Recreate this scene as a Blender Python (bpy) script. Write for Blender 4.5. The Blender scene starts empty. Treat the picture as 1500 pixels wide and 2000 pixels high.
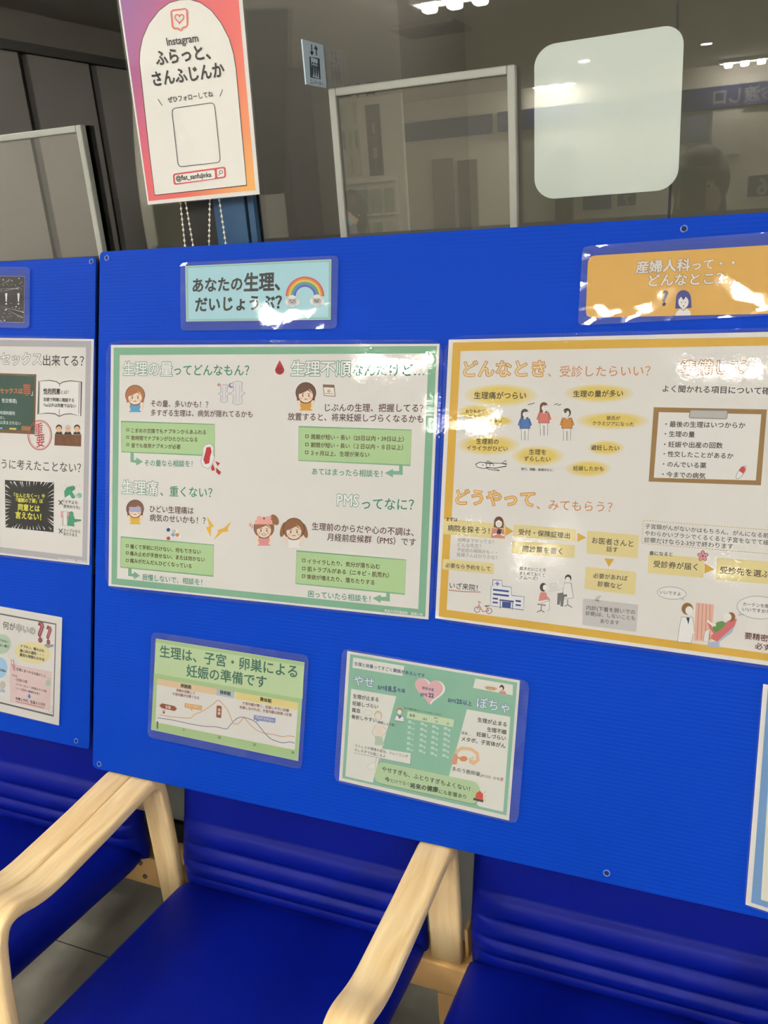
import bpy, bmesh, math, random
from mathutils import Vector, Matrix

random.seed(7)
SC = bpy.context.scene
COL = SC.collection

# ------------------------------------------------------------------ camera
F = 1666.77                                   # focal length in pixels of the 1500-wide frame
CAM = Vector((1.00607, -1.07494, 1.54605))
YAW, PITCH, ROLL = -0.41000746, 0.3493258, -0.07559314
_w = Vector((math.sin(YAW) * math.cos(PITCH), math.cos(YAW) * math.cos(PITCH), -math.sin(PITCH)))
_r0 = Vector((math.cos(YAW), -math.sin(YAW), 0))
_u0 = _r0.cross(_w)
_r = math.cos(ROLL) * _r0 + math.sin(ROLL) * _u0
_u = -math.sin(ROLL) * _r0 + math.cos(ROLL) * _u0
cam_data = bpy.data.cameras.new('camera')
cam = bpy.data.objects.new('camera', cam_data)
COL.objects.link(cam)
m3 = Matrix((_r, _u, -_w)).transposed()
cam.matrix_world = Matrix.Translation(CAM) @ m3.to_4x4()
cam_data.sensor_fit = 'HORIZONTAL'
cam_data.sensor_width = 36.0
cam_data.lens = F / 1500.0 * 36.0
cam_data.clip_start = 0.02
cam_data.clip_end = 60
SC.camera = cam

# ------------------------------------------------------------------ colour management, world, light levels
SC.view_settings.view_transform = 'Standard'
SC.view_settings.look = 'None'
SC.view_settings.exposure = 1.38
SC.view_settings.gamma = 1.0
SC.view_settings.use_curve_mapping = False
LAMP = 54.0                                   # radiance of a lit lens in the ceiling trays
DOWNLIGHT = 60.0
world = bpy.data.worlds.new('world')
SC.world = world
world.use_nodes = True
world.node_tree.nodes['Background'].inputs[0].default_value = (1.0, 0.96, 0.9, 1)
world.node_tree.nodes['Background'].inputs[1].default_value = 0.05
SC.cycles.max_bounces = 10
SC.cycles.transparent_max_bounces = 24
SC.cycles.glossy_bounces = 5
SC.cycles.caustics_reflective = False
SC.cycles.caustics_refractive = False

# ------------------------------------------------------------------ measuring helpers (photo pixel -> point on a real plane)
GY = 0.24                                     # plane of the window glass
LEAN = 0.29359                                # the display boards lean back by 17 degrees
BOARD_N = Vector((0, math.cos(LEAN), -math.sin(LEAN)))
BOARD_UP = Vector((0, math.sin(LEAN), math.cos(LEAN)))
BOARD_C = BOARD_N.dot(Vector((0, 0, 0.9436)))
def ray(x, y):
    return _w + (x - 750) / F * _r - (y - 1000) / F * _u
def hit(x, y, n, c):
    d = ray(x, y)
    return CAM + d * ((c - n.dot(CAM)) / n.dot(d))
def on_board(x, y, off=0.0):
    return hit(x, y, BOARD_N, BOARD_C - off)
def on_y(x, y, Y):
    return hit(x, y, Vector((0, 1, 0)), Y)
def on_x(x, y, X):
    return hit(x, y, Vector((1, 0, 0)), X)
def mirrored(x, y, Yv):                       # real place of something seen in the window's reflection
    p = on_y(x, y, Yv)
    return Vector((p.x, 2 * GY - p.y, p.z))

# ------------------------------------------------------------------ materials
def s2l(c):
    return c / 12.92 if c <= 0.04045 else ((c + 0.055) / 1.055) ** 2.4
def hexlin(h):
    return tuple(s2l(int(h[i:i + 2], 16) / 255.0) for i in (0, 2, 4))
MATS = {}
def mat(name, hx, rough=0.5, spec=0.5, metal=0.0, emit=0.0, coat=0.0):
    if name in MATS:
        return MATS[name]
    m = bpy.data.materials.new(name)
    m.use_nodes = True
    b = m.node_tree.nodes['Principled BSDF']
    c = hexlin(hx) + (1,)
    b.inputs['Base Color'].default_value = c
    b.inputs['Roughness'].default_value = rough
    b.inputs['Specular IOR Level'].default_value = spec
    b.inputs['Metallic'].default_value = metal
    b.inputs['Coat Weight'].default_value = coat
    b.inputs['Coat Roughness'].default_value = 0.04
    if emit:
        b.inputs['Emission Color'].default_value = (1.0, 0.95, 0.86, 1)
        b.inputs['Emission Strength'].default_value = emit
    MATS[name] = m
    return m
WHITE_REF = [s2l(v / 255.0) for v in (228, 221, 212)]
def ink(hx):                                  # printed colour: photographed colour relative to the white paper beside it
    key = 'print_' + hx
    if key in MATS:
        return MATS[key]
    m = mat(key, 'ffffff', 0.6, 0.2)
    c = hexlin(hx)
    rgb = [min(0.86, max(0.004, c[i] / WHITE_REF[i] * 0.64)) for i in range(3)]
    m.node_tree.nodes['Principled BSDF'].inputs['Base Color'].default_value = (*rgb, 1)
    return m
def nodes_of(m):
    return m.node_tree.nodes, m.node_tree.links

def film_material(name, scale, strength, rough, ior=1.5, haze=0.03, big=6.0, big_strength=0.4):
    m = bpy.data.materials.new(name)
    m.use_nodes = True
    n, l = nodes_of(m)
    n.clear()
    out = n.new('ShaderNodeOutputMaterial')
    tr = n.new('ShaderNodeBsdfTransparent')
    gl = n.new('ShaderNodeBsdfGlossy')
    gl.inputs['Roughness'].default_value = rough
    di = n.new('ShaderNodeBsdfDiffuse')
    di.inputs['Color'].default_value = (0.85, 0.87, 0.9, 1)
    fr = n.new('ShaderNodeFresnel')
    fr.inputs['IOR'].default_value = ior
    tc = n.new('ShaderNodeTexCoord')
    n1 = n.new('ShaderNodeTexNoise')
    n1.inputs['Scale'].default_value = scale
    n1.inputs['Detail'].default_value = 3
    n2 = n.new('ShaderNodeTexNoise')
    n2.inputs['Scale'].default_value = big
    n2.inputs['Detail'].default_value = 2
    b1 = n.new('ShaderNodeBump')
    b1.inputs['Strength'].default_value = 1.0
    b1.inputs['Distance'].default_value = strength
    b2 = n.new('ShaderNodeBump')
    b2.inputs['Strength'].default_value = 1.0
    b2.inputs['Distance'].default_value = big_strength
    l.new(tc.outputs['Object'], n1.inputs['Vector'])
    l.new(tc.outputs['Object'], n2.inputs['Vector'])
    l.new(n1.outputs['Fac'], b1.inputs['Height'])
    l.new(n2.outputs['Fac'], b2.inputs['Height'])
    l.new(b1.outputs['Normal'], b2.inputs['Normal'])
    l.new(b2.outputs['Normal'], gl.inputs['Normal'])
    m1 = n.new('ShaderNodeMixShader')
    m1.inputs[0].default_value = haze
    l.new(tr.outputs[0], m1.inputs[1])
    l.new(di.outputs[0], m1.inputs[2])
    m2 = n.new('ShaderNodeMixShader')
    l.new(fr.outputs[0], m2.inputs[0])
    l.new(m1.outputs[0], m2.inputs[1])
    l.new(gl.outputs[0], m2.inputs[2])
    l.new(m2.outputs[0], out.inputs['Surface'])
    MATS[name] = m
    return m
FILM_LARGE = film_material('laminate_film_large', 200, 0.00006, 0.01, ior=1.33, haze=0.02, big=9.0, big_strength=0.0011)
FILM_SMALL = film_material('laminate_film_small', 260, 0.000014, 0.03, ior=1.38, haze=0.045, big=16.0, big_strength=0.0005)

def glass_material(name, fac, tint, haze=0.0):
    m = bpy.data.materials.new(name)
    m.use_nodes = True
    n, l = nodes_of(m)
    n.clear()
    out = n.new('ShaderNodeOutputMaterial')
    tr = n.new('ShaderNodeBsdfTransparent')
    tr.inputs['Color'].default_value = (*tint, 1)
    gl = n.new('ShaderNodeBsdfGlossy')
    gl.inputs['Roughness'].default_value = 0.0
    mx = n.new('ShaderNodeMixShader')
    lw = n.new('ShaderNodeFresnel')
    lw.inputs['IOR'].default_value = fac
    l.new(lw.outputs[0], mx.inputs[0])
    l.new(tr.outputs[0], mx.inputs[1])
    l.new(gl.outputs[0], mx.inputs[2])
    if haze:
        di = n.new('ShaderNodeBsdfDiffuse')
        di.inputs['Color'].default_value = (0.8, 0.8, 0.72, 1)
        m2 = n.new('ShaderNodeMixShader')
        m2.inputs[0].default_value = haze
        l.new(mx.outputs[0], m2.inputs[1])
        l.new(di.outputs[0], m2.inputs[2])
        mx = m2
    l.new(mx.outputs[0], out.inputs['Surface'])
    MATS[name] = m
    return m
GLASS = glass_material('window_glass', 1.66, (0.75, 0.76, 0.72))
SCREEN_GLASS = glass_material('screen_glass', 2.1, (0.85, 0.85, 0.8), 0.06)

def bump_noise(m, scale, dist, stretch=(1, 1, 1), detail=4):
    n, l = nodes_of(m)
    b = n['Principled BSDF']
    tc = n.new('ShaderNodeTexCoord')
    mp = n.new('ShaderNodeMapping')
    mp.inputs['Scale'].default_value = stretch
    t = n.new('ShaderNodeTexNoise')
    t.inputs['Scale'].default_value = scale
    t.inputs['Detail'].default_value = detail
    bp = n.new('ShaderNodeBump')
    bp.inputs['Distance'].default_value = dist
    l.new(tc.outputs['Object'], mp.inputs['Vector'])
    l.new(mp.outputs['Vector'], t.inputs['Vector'])
    l.new(t.outputs['Fac'], bp.inputs['Height'])
    l.new(bp.outputs['Normal'], b.inputs['Normal'])

PAPER = ink('e4ddd4')
BOARD_BLUE = mat('board_blue', '0535a2', 0.5, 0.05)
VINYL = mat('blue_vinyl', '021178', 0.45, 0.12)
bump_noise(VINYL, 900, 0.00012)

def board_ribs(m):
    n, l = nodes_of(m)
    b = n['Principled BSDF']
    tc = n.new('ShaderNodeTexCoord')
    wv = n.new('ShaderNodeTexWave')
    wv.wave_type = 'BANDS'
    wv.bands_direction = 'Z'
    wv.inputs['Scale'].default_value = 1.0 / 0.0060 * 0.314159 / math.cos(LEAN)
    wv.inputs['Distortion'].default_value = 0.0
    bp = n.new('ShaderNodeBump')
    bp.inputs['Distance'].default_value = 0.00010
    l.new(tc.outputs['Object'], wv.inputs['Vector'])
    l.new(wv.outputs['Fac'], bp.inputs['Height'])
    l.new(bp.outputs['Normal'], b.inputs['Normal'])
board_ribs(BOARD_BLUE)

def wood_material(name, lo, hi):
    m = mat(name, hi, 0.42, 0.4)
    n, l = nodes_of(m)
    b = n['Principled BSDF']
    uv = n.new('ShaderNodeUVMap')
    mp = n.new('ShaderNodeMapping')
    mp.inputs['Scale'].default_value = (3.0, 26.0, 1.0)
    t = n.new('ShaderNodeTexNoise')
    t.inputs['Scale'].default_value = 2.2
    t.inputs['Detail'].default_value = 6
    t.inputs['Distortion'].default_value = 0.7
    cr = n.new('ShaderNodeValToRGB')
    cr.color_ramp.elements[0].position = 0.3
    cr.color_ramp.elements[0].color = (*hexlin(lo), 1)
    cr.color_ramp.elements[1].position = 0.72
    cr.color_ramp.elements[1].color = (*hexlin(hi), 1)
    l.new(uv.outputs['UV'], mp.inputs['Vector'])
    l.new(mp.outputs['Vector'], t.inputs['Vector'])
    l.new(t.outputs['Fac'], cr.inputs['Fac'])
    l.new(cr.outputs['Color'], b.inputs['Base Color'])
    return m
WOOD = wood_material('light_bentwood', 'd6b682', 'f0d8a8')
WOOD_RAIL = wood_material('pine_rail', 'bb9058', 'dab67e')

# ------------------------------------------------------------------ object helpers
def link(name, mesh, parent=None, loc=None):
    o = bpy.data.objects.new(name, mesh)
    COL.objects.link(o)
    if loc is not None:
        o.location = loc
    if parent is not None:
        o.parent = parent
    return o
def tag(o, label=None, cat=None, group=None, kind=None):
    if label: o['label'] = label
    if cat: o['category'] = cat
    if group: o['group'] = group
    if kind: o['kind'] = kind
    return o
def root(name, loc, label, cat, group=None):
    return tag(link(name, None, loc=loc), label, cat, group)

class MB:
    """collects shapes in world coordinates; build() links them as ONE mesh object"""
    def __init__(self):
        self.bm = bmesh.new()
        self.uv = self.bm.loops.layers.uv.new('UVMap')
        self.mats = []
    def mi(self, m):
        if m not in self.mats:
            self.mats.append(m)
        return self.mats.index(m)
    def face(self, pts, m, smooth=False):
        f = self.bm.faces.new([self.bm.verts.new(p) for p in pts])
        f.material_index = self.mi(m)
        f.smooth = smooth
        return f
    def box(self, x0, x1, y0, y1, z0, z1, m, bevel=0.0):
        r = bmesh.ops.create_cube(self.bm, size=1)
        vs = r['verts']
        for v in vs:
            v.co = Vector(((x0 + x1) / 2 + v.co.x * (x1 - x0), (y0 + y1) / 2 + v.co.y * (y1 - y0), (z0 + z1) / 2 + v.co.z * (z1 - z0)))
        fs = set(f for v in vs for f in v.link_faces)
        if bevel:
            es = set(e for v in vs for e in v.link_edges)
            rb = bmesh.ops.bevel(self.bm, geom=list(es), offset=bevel, segments=2, affect='EDGES', profile=0.5)
            fs = set(f for f in fs if f.is_valid) | set(rb['faces'])
        i = self.mi(m)
        for f in fs:
            f.material_index = i
            for lp in f.loops:
                lp[self.uv].uv = (lp.vert.co.x, lp.vert.co.z + lp.vert.co.y)
        return fs
    def slab(self, pts, thick, n, m, edge=None):
        """flat outline with thickness: pts on the front, n points away from the viewer"""
        n = Vector(n).normalized()
        fr = [self.bm.verts.new(p) for p in pts]
        bk = [self.bm.verts.new(Vector(p) + n * thick) for p in pts]
        i = self.mi(m)
        j = self.mi(edge or m)
        f = self.bm.faces.new(fr); f.material_index = i
        g = self.bm.faces.new(list(reversed(bk))); g.material_index = i
        k = len(pts)
        for a in range(k):
            h = self.bm.faces.new((fr[a], bk[a], bk[(a + 1) % k], fr[(a + 1) % k]))
            h.material_index = j
    def tube(self, pts, r, m, seg=8, closed=False):
        pts = [Vector(p) for p in pts]
        rings = []
        k = len(pts)
        for i, p in enumerate(pts):
            a = pts[i - 1] if (i or closed) else p
            b = pts[(i + 1) % k] if (i < k - 1 or closed) else p
            d = (b - a).normalized()
            s = Vector((1, 0, 0)) if abs(d.x) < 0.9 else Vector((0, 0, 1))
            e1 = d.cross(s).normalized()
            e2 = d.cross(e1)
            rr = r[i] if isinstance(r, (list, tuple)) else r
            rings.append([self.bm.verts.new(p + (e1 * math.cos(q) + e2 * math.sin(q)) * rr) for q in [2 * math.pi * t / seg for t in range(seg)]])
        mi = self.mi(m)
        for i in range(k if closed else k - 1):
            A, B = rings[i], rings[(i + 1) % k]
            for t in range(seg):
                f = self.bm.faces.new((A[t], A[(t + 1) % seg], B[(t + 1) % seg], B[t]))
                f.smooth = True
                f.material_index = mi
        if not closed:
            for R in (rings[0], rings[-1]):
                f = self.bm.faces.new(R); f.material_index = mi
    def ball(self, c, r, m, seg=12, scale=(1, 1, 1)):
        q = bmesh.ops.create_uvsphere(self.bm, u_segments=seg, v_segments=max(6, seg * 2 // 3), radius=r)
        i = self.mi(m)
        for v in q['verts']:
            v.co = Vector((v.co.x * scale[0], v.co.y * scale[1], v.co.z * scale[2])) + Vector(c)
        for f in set(f for v in q['verts'] for f in v.link_faces):
            f.material_index = i
            f.smooth = True
    def build(self, name, parent=None, loc=None, base=None):
        """base: world point that becomes the object's origin (the root's location when parented)"""
        bmesh.ops.recalc_face_normals(self.bm, faces=self.bm.faces[:])
        me = bpy.data.meshes.new(name)
        off = Vector(base) if base is not None else (Vector(parent.location) if parent is not None and parent.parent is None else None)
        if off is not None:
            bmesh.ops.translate(self.bm, verts=self.bm.verts[:], vec=-off)
        self.bm.to_mesh(me)
        self.bm.free()
        for m in self.mats:
            me.materials.append(m)
        return link(name, me, parent, loc if loc is not None else (off if parent is None and off is not None else None))

def simple(name, label, cat, fn, base, group=None):
    mb = MB(); fn(mb)
    return tag(mb.build(name, base=base), label, cat, group)
def structure(name, fn, kindname='structure'):
    mb = MB(); fn(mb)
    return tag(mb.build(name), kind=kindname)

# ------------------------------------------------------------------ text
_fc = bpy.data.curves.new('lettering', 'FONT')
_fo = bpy.data.objects.new('lettering', _fc)
COL.objects.link(_fo)
GLYPHS = {}
def glyphs(s, res=2):
    """outline of a line of lettering: vertices, triangles and boundary edges, one unit per em"""
    if s in GLYPHS:
        return GLYPHS[s]
    _fc.body = s
    _fc.size = 1
    _fc.resolution_u = res
    dg = bpy.context.evaluated_depsgraph_get()
    dg.update()
    me = bpy.data.meshes.new_from_object(_fo.evaluated_get(dg))
    v = [(p.co.x, p.co.y) for p in me.vertices]
    f = [tuple(p.vertices) for p in me.polygons]
    n = {}
    for p in me.polygons:
        for k in p.edge_keys:
            n[k] = n.get(k, 0) + 1
    e = [k for k, c in n.items() if c == 1]
    bpy.data.meshes.remove(me)
    GLYPHS[s] = (v, f, e)
    return GLYPHS[s]
def strokes(v, e, w):
    """quads of half width w along the boundary edges, so that letters get their weight or their outline"""
    out = []
    for a, b in e:
        (ax, ay), (bx, by) = v[a], v[b]
        dx, dy = bx - ax, by - ay
        d = math.hypot(dx, dy)
        if d < 1e-6:
            continue
        dx, dy = dx / d * w, dy / d * w
        h = 0.6
        out.append(((ax - dx * h - dy, ay - dy * h + dx), (bx + dx * h - dy, by + dy * h + dx), (bx + dx * h + dy, by + dy * h - dx), (ax - dx * h + dy, ay - dy * h - dx)))
    return out

class Sheet:
    """print on a real flat sheet; marks are given where the photo shows them and are laid on the sheet's plane"""
    LAYER = 0.00012
    def __init__(self, plane, up, n, base_off):
        self.plane, self.up, self.n, self.off = plane, up, n, base_off
        self.fr = (0, 0, 1)
        self.parts = []
        self.cur = None
        self.each = False
    def frame(self, x0, y0, s):
        self.fr = (x0, y0, s)
    def P(self, x, y, lv=0):
        return self.plane(self.fr[0] + x / self.fr[2], self.fr[1] + y / self.fr[2], self.off + lv * self.LAYER)
    def part(self, name, each=False):
        """start a printed piece; with each, every line of lettering becomes a piece of its own"""
        self.name, self.each = name, each
        self.cur = MB()
        self.parts.append((name, self.cur))
    def poly(self, pts, col, lv=1):
        vs = [self.cur.bm.verts.new(self.P(x, y, lv)) for x, y in pts]
        f = self.cur.bm.faces.new(vs)
        f.material_index = self.cur.mi(ink(col) if isinstance(col, str) else col)
        if len(pts) > 4:
            bmesh.ops.triangulate(self.cur.bm, faces=[f])
    def ell(self, cx, cy, rx, ry, col, lv=1, rot=0, n=22, a0=0, a1=360):
        c, s = math.cos(math.radians(rot)), math.sin(math.radians(rot))
        full = (a1 - a0) == 360
        k = n if full else n + 1
        pts = []
        for i in range(k):
            a = math.radians(a0 + (a1 - a0) * i / n)
            x, y = rx * math.cos(a), ry * math.sin(a)
            pts.append((cx + x * c - y * s, cy + x * s + y * c))
        if col is None:
            return pts
        self.poly(pts, col, lv)
    def line(self, pts, w, col, lv=2, closed=False):
        k = len(pts)
        L, R = [], []
        for i in range(k):
            a = pts[i - 1] if (i or closed) else pts[i]
            b = pts[(i + 1) % k] if (i < k - 1 or closed) else pts[i]
            dx, dy = b[0] - a[0], b[1] - a[1]
            d = math.hypot(dx, dy) or 1
            nx, ny = -dy / d, dx / d
            sc = 1.0
            if 0 < i < k - 1 or closed:
                ex, ey = pts[i][0] - a[0], pts[i][1] - a[1]
                e = math.hypot(ex, ey) or 1
                cs = abs((ex * dx + ey * dy) / (e * d))
                sc = 1 / max(0.6, cs)
            L.append((pts[i][0] + nx * w / 2 * sc, pts[i][1] + ny * w / 2 * sc))
            R.append((pts[i][0] - nx * w / 2 * sc, pts[i][1] - ny * w / 2 * sc))
        for i in range(k if closed else k - 1):
            j = (i + 1) % k
            self.poly([L[i], L[j], R[j], R[i]], col, lv)
    def outline(self, pts, fill, edge, w, lv=1):
        if fill:
            self.poly(pts, fill, lv)
        self.line(pts, w, edge, lv + 1, True)
    def rquad(self, q, r, col, lv=1, edge=None, w=2, n=4):
        pts = []
        for i in range(4):
            p, a, b = Vector(q[i]), Vector(q[i - 1]), Vector(q[(i + 1) % 4])
            s = p + (a - p).normalized() * r
            e = p + (b - p).normalized() * r
            for t in range(n + 1):
                u = t / n
                pts.append(tuple(s * (1 - u) ** 2 + p * 2 * u * (1 - u) + e * u * u))
        if col:
            self.poly(pts, col, lv)
        if edge:
            self.line(pts, w, edge, lv + 1, True)
    def _letters(self, s, a, b, lv, sy, grow):
        v, f, e = glyphs(s)
        x0 = min(p[0] for p in v) - grow
        x1 = max(p[0] for p in v) + grow
        A, B = self.P(a[0], a[1], lv), self.P(b[0], b[1], lv)
        ex = (B - A) / (x1 - x0)
        ey = self.up * ex.length * sy
        return v, f, e, (lambda p, z=0.0: A + ex * (p[0] - x0) + ey * (p[1] - 0.37) - self.n * (z * self.LAYER))
    def _fill(self, v, f, T, mi, z=0.0):
        vs = [self.cur.bm.verts.new(T(p, z)) for p in v]
        for q in f:
            try:
                self.cur.bm.faces.new([vs[i] for i in q]).material_index = mi
            except ValueError:
                pass
    def _stroke(self, v, e, w, T, mi, z=0.0):
        for q in strokes(v, e, w):
            self.cur.bm.faces.new([self.cur.bm.verts.new(T(p, z)) for p in q]).material_index = mi
    def text(self, s, a, b, col, lv=3, off=0.012, sy=1.0):
        if self.each:
            self.part(self.name, True)
        v, f, e, T = self._letters(s, a, b, lv, sy, off)
        mi = self.cur.mi(ink(col))
        self._fill(v, f, T, mi)
        if off > 0.005:
            self._stroke(v, e, off, T, mi, 0.2)
    def otext(self, s, a, b, edge, inner='f4efe8', lv=3, out=0.05, inn=0.016, sy=1.0):
        """outlined lettering; with inn > 0 the fill is as bold as inn and the edge lies behind it"""
        if self.each:
            self.part(self.name, True)
        v, f, e, T = self._letters(s, a, b, lv, sy, out)
        me, mi = self.cur.mi(ink(edge)), self.cur.mi(ink(inner))
        if inn > 0:
            self._fill(v, f, T, me)
            self._stroke(v, e, out, T, me, 0.2)
            self._fill(v, f, T, mi, 0.6)
            self._stroke(v, e, inn, T, mi, 0.8)
        else:
            self._fill(v, f, T, mi)
            self._stroke(v, e, (out - inn) / 2, T, me, 0.4)
    def build(self, parent):
        for nm, mb in self.parts:
            if len(mb.bm.verts):
                mb.build(nm, parent)

def lerp2(a, b, t):
    return (a[0] + (b[0] - a[0]) * t, a[1] + (b[1] - a[1]) * t)
def quad_at(q, u, v):
    return lerp2(lerp2(q[0], q[1], u), lerp2(q[3], q[2], u), v)

def laminated(name, label, cat, plane, up, n, paper, pouch, film, group=None, gap=0.0006, paper_shape=None, warp=0.0006):
    """laminated sheet: paper, clear pouch and a Sheet to print on"""
    cx = (paper[2][0] + paper[3][0]) / 2
    cy = (paper[2][1] + paper[3][1]) / 2
    rt = root(name, plane(cx, cy, gap), label, cat, group)
    mb = MB()
    pts = paper_shape or paper
    mb.slab([plane(x, y, gap + 0.0004) for x, y in pts], 0.0003, n, PAPER)
    mb.build('paper', rt)
    sh = Sheet(plane, up, n, gap + 0.00045)
    # the clear pouch: a thin closed sheet, slightly wavy, with rounded corners
    mb = MB()
    nu, nv = 26, 20
    ph = random.random() * 9
    grid = []
    def wob(u, v):
        e = min(u, 1 - u, v, 1 - v) * 8
        edge = max(0, 1 - e)
        return warp * (math.sin(u * 7 + ph) * math.cos(v * 5 + ph * 2) * 0.5 + 0.6 + 0.5 * edge * math.sin((u + v) * 17 + ph))
    for j in range(nv + 1):
        row = []
        for i in range(nu + 1):
            u, v = i / nu, j / nv
            uu, vv = u, v
            cr = 0.018
            # round the corners by pulling the corner vertices in
            if (i in (0, nu)) and (j in (0, nv)):
                uu = abs(u - cr * 0.6); vv = abs(v - cr * 0.6)
            x, y = quad_at(pouch, uu, vv)
            row.append(mb.bm.verts.new(plane(x, y, gap + 0.0024 + wob(u, v))))
        grid.append(row)
    k = mb.mi(MATS[film])
    for j in range(nv):
        for i in range(nu):
            f = mb.bm.faces.new((grid[j][i], grid[j][i + 1], grid[j + 1][i + 1], grid[j + 1][i]))
            f.material_index = k
            f.smooth = True
    o = mb.build('clear_film', rt)
    return rt, sh

# ================================================================== THE ROOM
WALL = mat('white_wall', 'e9e4d8', 0.7, 0.3)
CEIL = mat('ceiling_board', 'e6e2da', 0.8, 0.2)
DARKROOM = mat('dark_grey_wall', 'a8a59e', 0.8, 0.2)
def floor_material():
    m = mat('floor_vinyl_tile', '6f726c', 0.35, 0.4)
    n, l = nodes_of(m)
    b = n['Principled BSDF']
    tc = n.new('ShaderNodeTexCoord')
    br = n.new('ShaderNodeTexBrick')
    br.offset = 0.0
    br.inputs['Scale'].default_value = 1.0
    br.inputs['Brick Width'].default_value = 0.6
    br.inputs['Row Height'].default_value = 0.6
    br.inputs['Mortar Size'].default_value = 0.0013
    br.inputs['Color1'].default_value = (*hexlin('bcbbb0'), 1)
    br.inputs['Color2'].default_value = (*hexlin('b5b4a9'), 1)
    br.inputs['Mortar'].default_value = (*hexlin('3d3f3c'), 1)
    ns = n.new('ShaderNodeTexNoise')
    ns.inputs['Scale'].default_value = 14
    ns.inputs['Detail'].default_value = 7
    cr = n.new('ShaderNodeValToRGB')
    cr.color_ramp.elements[0].position = 0.32
    cr.color_ramp.elements[0].color = (0.68, 0.67, 0.64, 1)
    cr.color_ramp.elements[1].position = 0.62
    cr.color_ramp.elements[1].color = (1, 1, 1, 1)
    mx = n.new('ShaderNodeMix')
    mx.data_type = 'RGBA'
    mx.blend_type = 'MULTIPLY'
    mx.inputs[0].default_value = 0.7
    l.new(tc.outputs['Object'], br.inputs['Vector'])
    l.new(tc.outputs['Object'], ns.inputs['Vector'])
    l.new(ns.outputs['Fac'], cr.inputs['Fac'])
    l.new(br.outputs['Color'], mx.inputs[6])
    l.new(cr.outputs['Color'], mx.inputs[7])
    l.new(mx.outputs[2], b.inputs['Base Color'])
    return m
FLOOR = floor_material()
H = 2.6
XL, XR, YB = -2.57, 5.2, -8.82
structure('floor', lambda b: b.box(-6.5, XR, YB, 3.2, -0.1, 0, FLOOR))
structure('ceiling', lambda b: b.box(-6.5, XR, YB, 3.2, H, H + 0.1, CEIL))
structure('wall_back', lambda b: b.box(-6.5, XR, YB - 0.1, YB, 0, H, WALL))
structure('wall_right', lambda b: b.box(XR, XR + 0.1, YB, 3.2, 0, H, WALL))
structure('wall_left', lambda b: b.box(XL - 0.1, XL, -5.6, GY + 0.05, 0, H, WALL))
structure('wall_alcove', lambda b: b.box(-6.6, -6.5, YB, 3.2, 0, H, WALL))
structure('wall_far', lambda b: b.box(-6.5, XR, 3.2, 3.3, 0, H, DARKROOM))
LOWWALL = mat('pale_grey_panel', 'aab0b4', 0.6, 0.3)
FRAME_BLUE = mat('navy_frame', '1d4468', 0.35, 0.5)
FRAME_BLACK = mat('black_gasket', '0b0c0e', 0.5, 0.4)
structure('wall_window', lambda b: b.box(XL, XR, GY, GY + 0.06, 0, 0.90, LOWWALL))
structure('baseboard_window', lambda b: b.box(XL, 0.2, GY - 0.012, GY, 0.125, 0.2, FRAME_BLACK))
structure('trim_1', lambda b: b.box(XL, XR, GY - 0.012, GY + 0.07, 0.90, 1.03, FRAME_BLUE))

# window: two glass runs with a navy and black mullion between them
def pane(x0, x1):
    def f(b):
        b.box(x0, x1, GY, GY + 0.008, 1.03, H, GLASS)
    return f
for i, (x0, x1) in enumerate(((XL, 0.10), (0.248, 0.8985), (0.9015, 2.2), (2.204, XR))):
    structure('window_%d' % (i + 1), pane(x0, x1))
def mullion(b):
    b.box(0.10, 0.171, GY - 0.004, GY + 0.01, 1.03, H, FRAME_BLACK)
    b.box(0.171, 0.231, GY - 0.012, GY + 0.01, 1.03, H, FRAME_BLUE)
    b.box(0.231, 0.237, GY - 0.006, GY + 0.01, 1.03, H, FRAME_BLACK)
    b.box(0.237, 0.248, GY - 0.012, GY + 0.01, 1.03, H, FRAME_BLUE)
structure('trim_2', mullion)
structure('trim_3', lambda b: (b.box(0.8985, 0.9015, GY, GY + 0.008, 1.03, H, FRAME_BLACK), b.box(2.2, 2.204, GY, GY + 0.008, 1.03, H, FRAME_BLACK)))

# dark pillar in the unlit room behind the glass
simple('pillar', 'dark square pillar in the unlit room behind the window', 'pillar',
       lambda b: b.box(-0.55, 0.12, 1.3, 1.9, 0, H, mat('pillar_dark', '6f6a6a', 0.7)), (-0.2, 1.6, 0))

# ================================================================== CEILING LIGHTS
TRAY = mat('white_steel', 'e8e8e4', 0.4)
LENS = mat('lit_lens', 'ffffff', 0.5, 0.2, emit=LAMP)
DLENS = mat('lit_downlight', 'ffffff', 0.5, 0.2, emit=DOWNLIGHT)
def tray_light(x, y, label):
    r = root('ceiling_light', (x, y, H), label, 'ceiling light', 'three-lamp ceiling trays')
    b = MB()
    w, d = 0.24, 0.085
    b.box(x - w, x + w, y - d, y - d + 0.012, H - 0.03, H, TRAY)
    b.box(x - w, x + w, y + d - 0.012, y + d, H - 0.03, H, TRAY)
    b.box(x - w, x - w + 0.012, y - d + 0.012, y + d - 0.012, H - 0.03, H, TRAY)
    b.box(x + w - 0.012, x + w, y - d + 0.012, y + d - 0.012, H - 0.03, H, TRAY)
    for k in (-1, 1):
        b.box(x + k * 0.075 - 0.004, x + k * 0.075 + 0.004, y - d + 0.012, y + d - 0.012, H - 0.025, H, TRAY)
    b.build('tray', r)
    for k in (-1, 0, 1):
        b = MB()
        b.box(x + k * 0.15 - 0.04, x + k * 0.15 + 0.04, y - 0.04, y + 0.04, H - 0.07, H - 0.001, LENS, 0.018)
        b.build('lens', r)
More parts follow.
